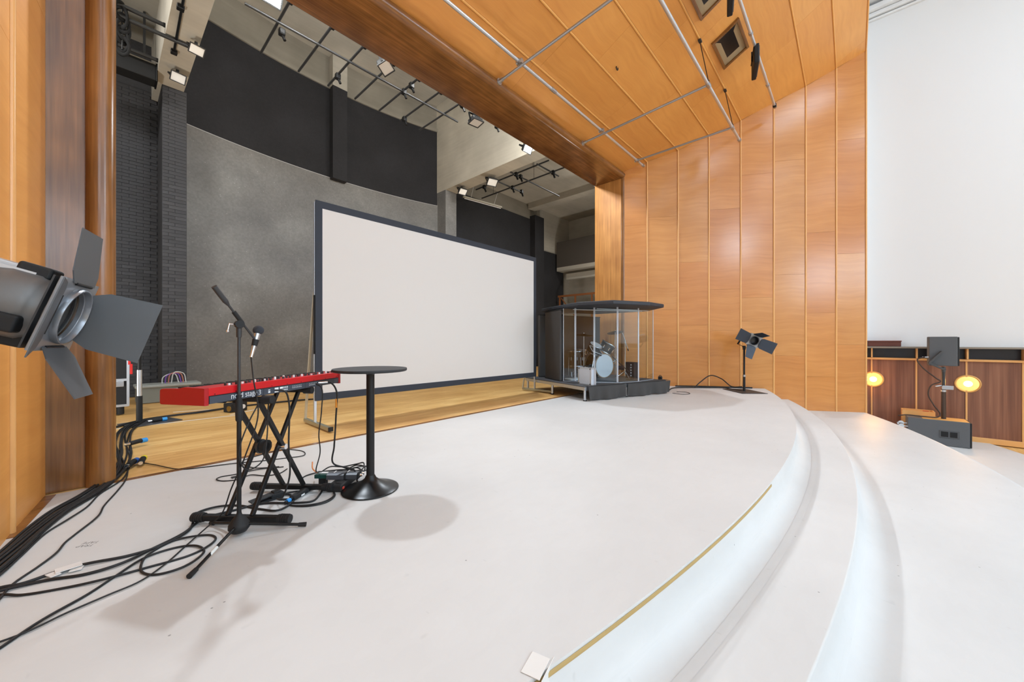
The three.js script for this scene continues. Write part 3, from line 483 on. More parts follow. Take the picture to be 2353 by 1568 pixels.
{
  const B = globalThis.micTip, t = thing('microphone', 'silver handheld microphone with dark foam ball clipped to the boom', 'microphone', [B.x, B.y, B.z]);
  const a = V(-.02, -.065, .01), c = V(.012, .055, -.01), d = c.clone().sub(a).normalize();
  part('body', rod(a, c, .0125, 20, .02), M.steel, t); part('foam_ball', new THREE.SphereGeometry(.034, 24, 16).scale(1, .95, 1).translate(c.x + d.x * .02, c.y + d.y * .02, c.z + d.z * .02), M.foam, t);
  part('clip', [rod(a.clone().addScaledVector(d, .03), a.clone().addScaledVector(d, .075), .0175, 16, .021), rod([0, 0, 0], a.clone().addScaledVector(d, .05), .008)], M.softBlack, t); part('connector', rod(a.clone().addScaledVector(d, -.05), a, .009, 16, .0105), M.chrome, t);
}
{
  const t = thing('bar_table', 'round black bar-height table with trumpet base on the white stage', 'table', [1.592, 0, -3.122]);
  part('table_top', lathe([[0, 1.036], [.30, 1.036], [.306, 1.039], [.309, 1.046], [.309, 1.056], [.306, 1.061], [0, 1.061]], 72), std(0x26282b, .6), t);
  part('pole', cyl(.034, .034, .98, 0, .06, 0, 28), M.blackMetal, t); part('top_plate', lathe([[.03, 1.0], [.05, 1.03], [.13, 1.034], [.13, 1.037]], 28), M.blackMetal, t);
  part('base', lathe([[0, 0], [.234, 0], [.237, .006], [.235, .012], [.20, .022], [.14, .043], [.08, .075], [.05, .1], [.038, .125], [.034, .13]], 72), std(0x18191b, .3, .3), t);
}
// ---------------------------------------------------------------- barn-door spotlights on floor stands
function spot(name, label, pos, axis, roll, stand) {            // pos: centre of the front frame
  const t = thing(name, label, 'stage light', [stand.x, stand.y ?? 0, stand.z]);
  const z = arr(axis).normalize(), x0 = V(0, 1, 0).cross(z).normalize(), y0 = z.clone().cross(x0), x = x0.clone().multiplyScalar(Math.cos(roll)).addScaledVector(y0, Math.sin(roll)), y = z.clone().cross(x);
  const m = new THREE.Matrix4().makeBasis(x, y, z).setPosition(pos[0] - stand.x, pos[1] - (stand.y ?? 0), pos[2] - stand.z), P = gs => (Array.isArray(gs) ? gs : [gs]).map(g => g.applyMatrix4(m));
  const lz = pts => lathe(pts, 36).rotateX(Math.PI / 2);
  part('body', P([lz([[0, -.62], [.07, -.62], [.1, -.6], [.115, -.5], [.122, -.34], [.128, -.2], [.14, -.15], [.14, -.07], [.128, -.05], [.12, -.03], [.118, 0]])]), M.lampBody, t);
  part('rail', P([rbox(.05, .03, .5, .008, 0, .142, -.32), box(.012, .02, .46, .045, .128, -.32), box(.012, .02, .46, -.045, .128, -.32)]), M.alu, t, 'silver cooling rail along the top');
  part('front_clamp', P([rbox(.1, .05, .1, .012, 0, .145, -.1), rbox(.06, .07, .12, .012, .12, -.07, -.1), rbox(.06, .07, .12, .012, -.12, -.07, -.1), rbox(.09, .05, .1, .01, 0, -.14, -.09)]), M.softBlack, t);
  for (const s of [-1, 1]) part('side_rib', P([rbox(.03, .05, .36, .01, s * .125, -.02, -.36), rbox(.035, .09, .1, .02, s * .12, -.06, -.3)]), M.lampBody, t);
  const fr = 0.15, ring = new THREE.Shape(); ring.moveTo(-fr, -fr); ring.lineTo(fr, -fr); ring.lineTo(fr, fr); ring.lineTo(-fr, fr); ring.closePath(); ring.holes.push(new THREE.Path().absarc(0, 0, .112, 0, 6.2832, true));
  part('maker_plate', P(box(.13, .06, .004, -.02, .02, 0).rotateY(-Math.PI / 2).translate(-.127, .01, -.3)), std(0x9a938e, .5), t);
  part('gel_frame', P(new THREE.ExtrudeGeometry(ring, { depth: .006, bevelEnabled: false, curveSegments: 40 }).translate(0, 0, -.01)), M.fixture, t);
  part('barn_door_frame', P([new THREE.ExtrudeGeometry(ring, { depth: .014, bevelEnabled: true, bevelSize: .003, bevelThickness: .003, curveSegments: 40 }).translate(0, 0, .012), lathe([[.112, 0], [.122, 0], [.122, .03], [.112, .03], [.112, 0]], 40).rotateX(Math.PI / 2).translate(0, 0, .02)]), std(0x8c9096, .3, .6), t);
  part('lens', P(lz([[0, -.03], [.06, -.034], [.112, -.05]])), std(0x2c2e33, .12, .2), t);
  const doors = [[0, 1, stand.open[0], .12, .1], [0, -1, stand.open[1], .12, .085], [1, 0, stand.open[2], .135, .15], [-1, 0, stand.open[3], .135, .15]];
  for (const [dx, dy, op, w0, w1] of doors) {
    const d = V(dx, dy, 0).multiplyScalar(Math.sin(op)).add(V(0, 0, Math.cos(op))), s = V(-dy, dx, 0), o = V(dx, dy, 0).multiplyScalar(.138).add(V(0, 0, .03)), len = stand.len ?? .225, n = d.clone().cross(s).multiplyScalar(.004);
    const q = [o.clone().addScaledVector(s, -w0 * .8), o.clone().addScaledVector(s, w0 * .8), o.clone().addScaledVector(s, w0).addScaledVector(d, .05), o.clone().addScaledVector(s, w1).addScaledVector(d, len), o.clone().addScaledVector(s, -w1).addScaledVector(d, len), o.clone().addScaledVector(s, -w0).addScaledVector(d, .05)];
    const g1 = prism([q[0], q[1], q[2], q[5]], n), g2 = prism([q[5], q[2], q[3], q[4]], n);
    const dr = part('barn_door', P([g1, g2]), stand.leaf ?? M.leaf, t); part('hinge', P([rod(o.clone().addScaledVector(s, -w0 * .6), o.clone().addScaledVector(s, w0 * .6), .007)]), M.blackMetal, dr);
  }
  const by = stand.side; // yoke and pole
  part('yoke', P([box(.008, .05, .3, .155, .0, -.33), box(.008, .05, .3, -.155, 0, -.33), rod([-.155, 0, -.3], [-.1, 0, -.3], .016), rod([.1, 0, -.3], [.155, 0, -.3], .016), box(.32, .05, .008, 0, 0, -.48 - .17)].slice(0, 4).concat([bar([-.155, 0, -.3], [-.155, -.22, -.34], .04, .01), bar([.155, 0, -.3], [.155, -.22, -.34], .04, .01), bar([-.16, -.22, -.34], [.16, -.22, -.34], .04, .012)])), M.blackMetal, t);
  const hub = V(0, -.23, -.34).applyMatrix4(m), ph = hub.y - .02;
  if (Math.hypot(hub.x, hub.z) > .06) part('side_arm', [rod([0, ph, 0], hub, .02), rod([0, ph - .05, 0], [0, ph + .05, 0], .034)], M.blackMetal, t);
  part('pole', cyl(.022, .022, ph - .36, 0, .38, 0), M.blackMetal, t); part('lower_pole', cyl(.029, .029, .4, 0, .005, 0), M.softBlack, t); part('collar', [cyl(.034, .034, .05, 0, .38, 0), rod([0, .4, 0], [.06, .4, .02], .008)], M.steel, t);
  part('base_plate', rbox(stand.plate[0], .012, stand.plate[1], .004, 0, .006, 0).rotateY(stand.turn), std(0x3b3c3e, .5, .4), t);
  return t;
}
spot('stage_light', 'large black barn-door stage light close up at the left edge', [-.116, 1.415, -2.46], [.914, -.309, .262], 0, { x: -.62, z: -2.06, open: [1.77, .88, .12, 1.30], plate: [.36, .36], turn: 0, len: .23 });
spot('stage_light', 'black barn-door stage light on a pole before the wooden right wall', [11.24, 1.31, -1.86], [-.72, -.12, .5], -.42, { x: 11.154, z: -2.057, open: [.25, 1.1, 1.3, 1.3], plate: [.9, .62], turn: .72, len: .36, leaf: M.leafBlue });
{
  const t = thing('floor_stand', 'black pole with silver sleeve on a flat base plate among cables at back left', 'stand', [.418, 0, -8.36]);
  part('pole', cyl(.022, .022, .95, 0, .75, 0), M.blackMetal, t); part('sleeve', cyl(.032, .032, .42, 0, .42, 0), M.alu, t, 'silver sleeve'); part('lower_pole', cyl(.038, .038, .42, 0, .01, 0), M.softBlack, t);
  part('base_plate', rbox(.62, .012, .5, .004, .1, .006, .1).rotateY(.3), std(0x55565a, .45, .5), t);
  part('marker_tape', [rbox(.03, .16, .012, .004, -.09, .86, .0).rotateZ(.0), rbox(.03, .1, .012, .004, -.11, .98, 0)], std(0xe02018, .5), t, 'red tape tail');
}
// ---------------------------------------------------------------- projection screen
{
  const t = thing('projection_screen', 'big framed projection screen on silver T-legs standing behind the stage opening', 'projection screen', [4.86, 0, -6.03]), w = 5.34, y0 = .39, y1 = 3.44;
  part('fabric', box(w - .17, y1 - y0 - .2, .006, 0, (y0 + y1) / 2, .02), M.screen, t, 'pale grey screen fabric');
  part('border', box(w, .11, .012, 0, y1 - .055, .02), M.screenEdge, t); part('border', box(w, .11, .012, 0, y0 + .055, .02), M.screenEdge, t); part('border', box(.1, y1 - y0 - .22, .012, -w / 2 + .05, (y0 + y1) / 2, .02), M.screenEdge, t); part('border', box(.1, y1 - y0 - .22, .012, w / 2 - .05, (y0 + y1) / 2, .02), M.screenEdge, t);
  part('frame_tube', [box(w - .02, .035, .035, 0, y1 - .03, -.01), box(w - .02, .035, .035, 0, y0 + .03, -.01)], M.alu, t);
  for (const s of [-1, 1]) {
    const x = s * (w / 2 - .01);
    const l = part('leg', bar([x, .07, -.02], [x, y1 - .02, -.02], .04, .035), M.alu, t); part('leg_sleeve', bar([x, 1.1, -.02], [x, 2.0, -.02], .044, .039), M.softBlack, l);
    part('foot', bar([x, .045, -.42], [x, .045, .55], .06, .055), std(0xa9a48e, .4, .6), t); part('brace', bar([x, .07, -.42], [x, 2.05, -.05], .035, .03), std(0xc8c2b0, .45, .5), t); part('foot_cap', box(.066, .06, .02, x, .045, .555), M.softBlack, t);
  }
}
// ---------------------------------------------------------------- drum riser, shield and kit
const E1 = V(.951, 0, .309), E2 = V(.309, 0, -.951), RO = V(7.0, 0, -4.25);
const rp = (a, b, y = .32) => [RO.x + E1.x * a + E2.x * b, y, RO.z + E1.z * a + E2.z * b], RT = Math.atan2(-.309, .951);   // turn that maps +x to E1 and -z to E2
{
  const t = thing('drum_riser', 'low square drum riser with grey deck and silver frame and legs', 'stage riser', rp(0, 0, 0), RT), L = 2.62, D = 2.42;
  part('deck', box(L, .02, D, L / 2, .31, -D / 2), std(0x4b4c50, .7), t);
  part('frame_rail', [box(L, .07, .04, L / 2, .265, -.02)], M.alu, t); part('frame_rail', box(L, .07, .04, L / 2, .265, -D + .02), M.alu, t); part('frame_rail', box(.04, .07, D - .08, .02, .265, -D / 2), M.alu, t); part('frame_rail', box(.04, .07, D - .08, L - .02, .265, -D / 2), M.alu, t);
  for (const [x, z] of [[.05, -.05], [.05, -D + .05], [L - .05, -.05], [L - .05, -D + .05], [L / 2, -.05], [.05, -1.25]]) { const l = part('leg', cyl(.03, .03, .26, x, .01, z, 16), M.alu, t); part('foot', cyl(.045, .04, .02, x, 0, z, 16), M.softBlack, l); }
}
{
  const drape = (w, h, seed0, lift) => { const g = new THREE.PlaneGeometry(w, h, 40, 10), p = g.attributes.position; for (let i = 0; i < p.count; i++) { const x = p.getX(i), v = .5 - p.getY(i) / h; p.setZ(i, .028 + v * (.035 * Math.sin(x * 9 + seed0) + .02 * Math.sin(x * 23 + seed0 * 2)) + .01); p.setY(i, p.getY(i) + lift * v * Math.max(0, Math.abs(x) / w - .38)); } g.computeVertexNormals(); return g; };
  for (const [x, w, lab, s] of [[.62, 1.12, 'black cloth skirt on the left half of the drum riser front', 1], [1.99, 1.48, 'black cloth skirt on the right half of the drum riser front', 4]]) {
    const t = thing('riser_skirt', lab, 'cloth', rp(x, -.012, .0), RT);
    part('hanging', drape(w, .3, s, .1).translate(0, .165, 0), M.cloth, t); const top = new THREE.PlaneGeometry(w, .2, 20, 4).rotateX(-Math.PI / 2).translate(0, .326, -.06); part('folded_top', top, M.cloth, t);
  }
}
{
  const clear = new THREE.MeshPhysicalMaterial({ color: 0xf2f8fb, transmission: 1, roughness: .01, thickness: 0, ior: 1.49 });
  const t = thing('drum_shield', 'clear acrylic drum shield of tall hinged panels around the drum kit', 'drum shield', rp(0, 0, .322), RT);
  const P = [[.26, 1.10], [.48, .90], [.74, .52], [1.12, .15], [1.76, .10], [2.5, .28]], hgt = 1.77;
  for (let i = 0; i + 1 < P.length; i++) {
    const [a, b] = P[i], [c, d] = P[i + 1], L = Math.hypot(c - a, d - b), n = V((d - b) / L, 0, (c - a) / L).multiplyScalar(.006);
    const ex = V(c - a, 0, -(d - b)).normalize(), p0 = V(a, 0, -b).addScaledVector(ex, .012), p1 = V(c, 0, -d).addScaledVector(ex, -.012);
    const pn = part('panel', prism([p0, p1, p1.clone().setY(hgt), p0.clone().setY(hgt)], n), clear, t);
    part('edge_strip', [bar(p0, p0.clone().setY(hgt), .014, .012), bar(p1, p1.clone().setY(hgt), .014, .012), bar(p0.clone().setY(.006), p1.clone().setY(.006), .012, .012), bar(p0.clone().setY(hgt), p1.clone().setY(hgt), .012, .012)].slice(0, 3), std(0xdfe5ee, .2, .2), pn);
  }
  const bv = E1.clone().multiplyScalar(-.152).addScaledVector(E2, -.827), s = thing('sound_baffle', 'dark grey padded panel closing the left side of the drum booth', 'sound panel', rp(.28, 1.53, .322), Math.atan2(-bv.z, bv.x)); part('pad', rbox(.86, 1.74, .07, .03, 0, .87, .0), M.cloth, s); part('binding', box(.87, .02, .08, 0, .012, 0), M.softBlack, s); part('binding', box(.87, .02, .08, 0, 1.745, 0), M.softBlack, s);
  const s2 = thing('sound_baffle', 'dark grey padded panel at the back of the drum booth behind the kit', 'sound panel', rp(1.45, 2.3, .322), RT); part('pad', rbox(2.2, 1.7, .09, .03, 0, .85, 0), M.cloth, s2); part('binding', box(2.2, .02, .1, 0, 1.69, 0), M.softBlack, s2);
  const lid = thing('booth_lid', 'black padded lid lying over the drum booth, overhanging the clear panels', 'lid', rp(0, 0, 2.096), RT);
  const pts = [[8.12, -6.25], [7.3, -4.6], [7.45, -3.82], [8.35, -3.4], [9.05, -3.36], [9.9, -4.1], [9.9, -5.6], [9.2, -6.4]].map(([x, z]) => { const r = V(x, 0, z).sub(RO); return [r.dot(E1), -r.dot(E2)]; });
  const sh = new THREE.Shape(pts.map(([x, z]) => new THREE.Vector2(x, -z)));
  part('pad', new THREE.ExtrudeGeometry(sh, { depth: .05, bevelEnabled: true, bevelSize: .03, bevelThickness: .02, bevelSegments: 2 }).rotateX(-Math.PI / 2).translate(0, .02, 0), std(0x2b2e35, .6), lid);
  part('support_bar', [bar([.45, -.03, -.95], [2.4, -.03, -.55], .02, .02)], M.white, lid); part('support_bar', bar([.8, -.03, -.5], [2.4, -.03, -.35], .02, .02), M.white, lid);
}
const shell = std(0x4d4a48, .12, .8), head = std(0xf0f1f3, .35);
function drum(name, label, r, d, at, turnFn, white) {             // axis along local y, then turned
  const t = thing(name, label, 'drum', at); t.rotation.set(...turnFn);
  part('shell', lathe([[r - .006, 0], [r, .0], [r, d], [r - .006, d]], 40), shell, t);
  part('hoop', lathe([[r - .004, 0], [r + .014, 0], [r + .014, .03], [r - .004, .03]], 40), name === 'bass_drum' ? std(0xc9a27a, .3) : M.chrome, t); part('hoop', lathe([[r - .004, d - .03], [r + .014, d - .03], [r + .014, d], [r - .004, d]], 40), name === 'bass_drum' ? std(0xc9a27a, .3) : M.chrome, t);
  part('head', cyl(r - .004, r - .004, .004, 0, d - .006, 0, 40), head, t); part('head', cyl(r - .004, r - .004, .004, 0, .004, 0, 40), white ? head : head, t);
  for (let i = 0; i < 8; i++) { const a = i / 8 * 6.283 + .2; part('lug', rbox(.022, .09, .026, .006, Math.cos(a) * (r + .01), d / 2, Math.sin(a) * (r + .01), 1), M.chrome, t); }
  return t;
}
{
  const bd = drum('bass_drum', 'chrome bass drum with white front head facing the hall behind clear panels', .31, .44, rp(1.68, 1.16, .645), [0, 0, 0]); bd.quaternion.setFromUnitVectors(V(0, 1, 0), E2.clone()); 
  for (const s of [-1, 1]) part('spur', rod([s * .27, .12, .1], [s * .38, .02, .3], .01), M.chrome, bd);
  const ft = drum('floor_tom', 'tall chrome floor tom at the left inside the drum booth', .2, .42, rp(1.12, 1.62, .62), [0, 0, 0]); for (let i = 0; i < 3; i++) { const a = i * 2.094; part('leg', rod([.22 * Math.cos(a), -.29, .22 * Math.sin(a)], [.215 * Math.cos(a), .25, .215 * Math.sin(a)], .009), M.chrome, ft); }
  const t1 = drum('rack_tom', 'chrome rack tom mounted left above the bass drum', .165, .24, rp(1.44, 1.36, 1.0), [0, 0, 0]); t1.rotation.set(.5, .2, .1); part('mount', rod([0, .1, 0], [.08, -.18, .12], .012), M.chrome, t1);
  const t2 = drum('rack_tom', 'chrome rack tom mounted right above the bass drum', .19, .28, rp(1.84, 1.36, 1.0), [0, 0, 0]); t2.rotation.set(.55, .2, -.25); part('mount', rod([0, .1, 0], [-.08, -.16, .12], .012), M.chrome, t2);
  const sn = drum('snare_drum', 'chrome snare drum behind the toms', .18, .15, rp(1.5, 1.95, .92), [.06, 0, 0]); part('stand', [rod([0, 0, 0], [0, -.55, 0], .013), ...[0, 2.1, 4.2].map(a => rod([0, -.35, 0], [.25 * Math.cos(a), -.595, .25 * Math.sin(a)], .01))], M.chrome, sn);
  const stool = thing('drum_stool', 'round black drum stool behind the snare drum', 'stool', rp(1.55, 2.12, .32)); part('seat', lathe([[0, .48], [.15, .48], [.165, .5], [.165, .54], [.14, .56], [0, .56]], 28), M.softBlack, stool); part('pole', cyl(.016, .016, .46, 0, .03, 0), M.chrome, stool); for (const a of [.4, 2.5, 4.6]) part('leg', rod([0, .3, 0], [.15 * Math.cos(a), .01, .15 * Math.sin(a)], .01), M.chrome, stool);
  const cymbal = (lab, a, b, h, r, tilt) => { const t = thing('cymbal_stand', lab, 'cymbal', rp(a, b, .32)); part('pole', cyl(.012, .01, h, 0, .02, 0), M.chrome, t); for (const k of [.3, 2.4, 4.5]) part('leg', rod([0, .35, 0], [.28 * Math.cos(k), .012, .28 * Math.sin(k)], .009), M.chrome, t); part('cymbal', lathe([[.008, .03], [.03, .028], [.045, .012], [r * .6, .002], [r, -.012], [r, -.014], [r * .6, -.001], [.045, .009], [.008, .026]], 40).rotateX(tilt).rotateZ(tilt * .6).translate(0, h + .02, 0), std(0x6b6252, .25, .9), t); part('wing_nut', cyl(.012, .01, .04, 0, h + .03, 0), M.chrome, t); };
  cymbal('dark cymbal on a chrome stand at the left of the drum kit', 1.0, 1.2, 1.12, .23, .12); cymbal('dark cymbal on a chrome stand at the right of the drum kit', 2.2, 1.3, 1.2, .22, -.2); cymbal('pair of hi-hat cymbals at the far right of the drum kit', 2.2, 1.75, .82, .18, 0);
  const pad = thing('sampling_pad', 'electronic percussion pad with pale framed squares in front of the toms', 'drum pad', rp(1.30, 1.1, 1.04), RT - .15); pad.rotation.x = .75; part('case', rbox(.34, .06, .22, .01), M.softBlack, pad); for (let i = 0; i < 3; i++) for (let j = 0; j < 2; j++) part('pad_square', rbox(.1, .012, .09, .004, -.11 + i * .11, .034, -.05 + j * .1, 1), M.blackMetal, pad); part('rim', [box(.35, .014, .012, 0, .03, .112), box(.35, .014, .012, 0, .03, -.112), box(.012, .014, .23, .172, .03, 0), box(.012, .014, .23, -.172, .03, 0)], M.white, pad);
  part('stand', rod([0, -.02, 0], [0, -.5, .5], .012), M.chrome, pad);
  const ms = thing('drum_microphone_stand', 'short boom stand with black microphone aimed at the bass drum head', 'microphone stand', rp(1.95, .55, .32)); part('pole', cyl(.01, .01, .3, 0, .02, 0), M.blackMetal, ms); part('base', cyl(.1, .09, .02, 0, 0, 0, 28), M.softBlack, ms); { const q = a => V(...rp(...a)).sub(V(...rp(1.95, .55, .32))); part('boom', rod(q([1.35, .55, .92]), q([1.95, .55, .5]), .01), M.blackMetal, ms); part('microphone', rod(q([1.72, .72, .62]), q([1.8, .6, .62]), .05, 20, .06), M.softBlack, ms); }
  const oh = thing('overhead_microphone_stand', 'tall chrome boom stand with white boom rising inside the clear panels', 'microphone stand', rp(2.0, .75, .32)); part('pole', cyl(.011, .011, .95, 0, .02, 0), M.chrome, oh); part('boom', [rod([-.25, 1.18, .05], [.36, .78, -.1], .009)], M.white, oh); part('clutch', cyl(.018, .018, .07, 0, .93, 0), M.chrome, oh); for (const k of [.1, 2.2, 4.3]) part('leg', rod([0, .2, 0], [.24 * Math.cos(k), .01, .24 * Math.sin(k)], .008), M.chrome, oh); part('microphone', rod([.36, .78, -.1], [.44, .72, -.12], .014, 14), M.softBlack, oh);
  const amp = thing('monitor_mixer', 'small black upright equipment case with white markings at the right inside the booth', 'audio equipment', rp(2.35, .85, .32), RT); part('case', rbox(.16, .42, .3, .01, 0, .21, 0), M.softBlack, amp); for (let i = 0; i < 5; i++) part('knob', rod([-.085, .07 + i * .07, .05], [-.075, .07 + i * .07, .05], .02, 12), M.white, amp);
  const kp = thing('hardware_tray', 'white plastic tray with pedal parts on the deck beside the grey side panel', 'tray', rp(.62, 1.15, .32), RT); part('tray', rbox(.34, .05, .28, .02, 0, .026, 0), M.white, kp); part('pedal', [rbox(.08, .02, .22, .006, .02, .07, 0), rod([.02, .06, -.08], [.02, .2, -.1], .01)], M.steel, kp);
}
{
  const t = thing('flight_case', 'silver aluminium carrying case standing on the riser in front of the drum shield', 'case', rp(.19, .02, .322), RT);
  const w = .15, h = .39, d = .43;
  part('body', box(w - .02, h - .02, d - .02, w / 2, h / 2, -d / 2), std(0xbcc3cd, .5, 0), t);
  for (const y of [.012, h - .012]) part('edge', [box(w, .024, .024, w / 2, y, -.012), box(w, .024, .024, w / 2, y, -d + .012), box(.024, .024, d, .012, y, -d / 2), box(.024, .024, d, w - .012, y, -d / 2)], M.alu, t);
  for (const x of [.012, w * .7, w - .012]) part('edge', [box(.024, h, .024, x, h / 2, -.012), box(.024, h, .024, x, h / 2, -d + .012)], M.alu, t);
  for (const y of [.03, h - .03]) for (const z of [-.03, -d + .03]) part('corner_rivet', rod([-.003, y, z], [.004, y, z], .014, 12), M.softBlack, t);
  part('handle', tube([[w * .4, h, -.13], [w * .4, h + .03, -.15], [w * .4, h + .035, -.21], [w * .4, h + .03, -.28], [w * .4, h, -.3]], .009), M.softBlack, t);
}
{ const t = thing('sandbag_case', 'small upright black case behind the riser skirt at its right end', 'case', [9.6, 0, -3.62]); part('body', rbox(.06, .4, .1, .02, 0, .2, 0), M.softBlack, t); part('handle', tube([[0, .39, -.03], [0, .42, -.02], [0, .42, .02], [0, .39, .03]], .007), M.softBlack, t); }
{ const t = solo('floor_tape', box(1.3, .003, .09, 10.1, .0, -7.2), std(0xf0e21c, .6), 'strip of yellow tape on the boards behind the right end of the screen', 'tape');
  const b = thing('wooden_block', 'pale wooden crate on the boards behind the right end of the screen', 'box', [15.2, 0, -11.2]); part('body', rbox(1.0, .42, .4, .01, 0, .21, 0), std(0xb98a54, .6), b); part('lid', rbox(1.04, .05, .44, .01, .0, .44, 0), M.softBlack, b); }
// ---------------------------------------------------------------- loudspeaker on the auditorium floor
{
  const sx = 12.9, sz = 1.455, turn = -Math.PI / 2;            // local x runs along the auditorium wall, local z towards the stage
  const t = thing('subwoofer', 'grey subwoofer box with double handle recess and castors on the auditorium floor', 'subwoofer', [sx, -1.09, sz], turn);
  part('cabinet', rbox(.95, .57, .56, .012, 0, .29, -.3), std(0x5c5d5f, .8), t);
  part('front_grille', rbox(.03, .55, .54, .008, .49, .29, -.3), M.softBlack, t); part('top_board', rbox(.7, .006, .52, .002, .12, .577, -.3), std(0xc89a5a, .5), t); part('handle_plate', rbox(.3, .17, .012, .03, .17, .27, -.016), std(0x4c4d4f, .6), t);
  for (const s of [-1, 1]) part('handle_recess', rbox(.11, .12, .014, .03, .17 + s * .068, .27, -.012), M.blackMetal, t);
  for (const [y, z] of [[.42, -.12], [.36, -.03], [.36, -.45]]) part('castor', [rod([-.58, y, z - .02], [-.58, y, z + .02], .05, 20), rod([-.58, y, z], [-.47, y, z], .012)], M.chrome, t);
  part('pole_socket', cyl(.045, .04, .02, .12, .572, -.3), M.blackMetal, t);
  const px = sx + .3, pz = sz + .12, p0 = -.5;
  const k = thing('speaker_pole', 'dark telescopic pole with silver clamp rising from the subwoofer', 'pole', [px, p0, pz], turn);
  part('lower_pole', cyl(.04, .04, .68, 0, 0, 0), std(0x4a3a30, .4, .3), k); part('upper_pole', cyl(.03, .03, .5, 0, .66, 0), M.fixture, k); part('clamp', [rbox(.18, .09, .09, .01, .06, .72, 0), rod([-.03, .76, .0], [-.13, .74, .06], .016)], M.steel, k); part('collar', cyl(.045, .045, .04, 0, .62, 0), M.alu, k);
  const s = thing('loudspeaker', 'square grey loudspeaker tilted on a bracket at the top of the pole', 'loudspeaker', [px, p0 + 1.14, pz], turn);
  part('cabinet', rbox(.44, .68, .36, .012, -.01, .42, -.14), std(0x5a5b5d, .8), s); part('side_edge', rbox(.035, .66, .34, .01, .22, .42, -.135), M.softBlack, s);
  part('bracket', [bar([.0, .0, .09], [-.24, .14, .10], .07, .04), bar([-.24, .14, .10], [-.03, .42, .08], .08, .04), rod([0, -.06, 0], [0, .06, 0], .034), rod([-.0, .0, 0], [0, 0, .09], .03)], std(0x48494a, .6), s);
  const c = thing('speaker_cable', 'dark cable hanging from the loudspeaker down to the subwoofer', 'cable', [px, p0, pz], turn);
  part('lead', tube([[-.3, 1.42, .06], [-.42, 1.36, .08], [-.36, 1.2, .1], [-.12, .93, .06], [-.05, .86, .05], [-.2, .76, .09], [-.25, .55, .1], [-.16, .3, .09], [-.06, .1, .07], [-.1, .03, .1], [-.3, .02, .15], [-.62, .03, .2], [-.75, .0, .24]], .014), std(0x3d2a20, .6), c); part('plug', rod([-.34, 1.41, .05], [-.24, 1.42, .05], .016), M.alu, c);
  const tr = thing('wooden_tray', 'open light wood box with a red label behind the subwoofer by the panelled wall', 'box', [13.62, -1.09, 1.2]); part('side', box(.03, .68, .55, -.17, .34, 0), M.batten, tr); part('side', box(.03, .68, .55, .17, .34, 0), M.batten, tr); part('end', box(.36, .68, .03, 0, .34, .26), M.batten, tr); part('end', box(.36, .68, .03, 0, .34, -.26), M.batten, tr); part('base', box(.33, .03, .5, 0, .45, 0), M.hallWood, tr); part('label', box(.02, .08, .1, .145, .62, .15), std(0xc84a30, .5), tr);
}
// ---------------------------------------------------------------- back left: rack case, stage box, tray
{
  const t = thing('rack_case', 'black rack flight case with silver edges half hidden by the brown column', 'flight case', [.02, 0, -9.75]); const w = .62, h = 1.1, d = .6;
  part('body', box(w - .03, h - .2, d - .03, 0, .16 + (h - .2) / 2, 0), M.softBlack, t);
  for (const y of [.17, .62, h - .03]) part('edge', [box(w, .04, .03, 0, y, d / 2), box(.03, .04, d, w / 2, y, 0), box(.03, .04, d, -w / 2, y, 0)], M.alu, t);
  for (const s of [-1, 1]) part('corner_post', box(.035, h - .16, .035, s * w / 2, .16 + (h - .16) / 2, d / 2), M.alu, t);
  part('latch', rbox(.12, .1, .02, .008, .2, .55, d / 2 + .015), M.steel, t); for (const x of [-.22, .22]) for (const z of [-.2, .2]) part('castor', cyl(.05, .05, .14, x, .01, z, 14), M.softBlack, t);
  const b = thing('carton', 'white carton with a bright green label on top of the rack case', 'box', [.05, 1.1, -9.72]); part('body', rbox(.5, .13, .42, .006, 0, .065, 0), M.white, b); part('label', box(.3, .07, .004, .05, .08, .212), std(0x8ae01c, .5), b);
  const g = thing('grey_crate', 'low grey plastic crate with white wires sticking out against the back wall', 'crate', [1.0, 0, -11.08]); part('body', rbox(1.0, .34, .5, .02, 0, .17, 0), std(0x84877f, .6), g); part('rim', rbox(1.06, .06, .56, .02, 0, .35, 0), std(0xa4a8a4, .5), g);
  for (let i = 0; i < 4; i++) part('wire', tube([[-.1 + i * .05, .36, 0], [-.08 + i * .06, .52 + i * .03, .04], [.1 + i * .05, .58, .02], [.18 + i * .04, .36, .0]], .01), i === 1 ? std(0x8a56c8, .5) : i === 2 ? std(0xd88a78, .5) : M.white, g);
  const s = thing('cable_box', 'small black connector box with a white disc on the stage boards behind the keyboard', 'connector box', [1.69, 0, -8.47], .4); part('body', rbox(.3, .16, .2, .012, 0, .08, 0), M.softBlack, s); part('disc', rod([.07, .08, .1], [.07, .08, .108], .04, 20), M.white, s); part('plug', [rod([-.05, .15, .02], [-.02, .27, .04], .022), rod([.05, .15, 0], [.07, .24, 0], .018)], M.fixture, s); part('amber_lens', rod([-.15, .07, .06], [-.165, .07, .06], .05, 16), std(0x7a5a20, .3), s);
}
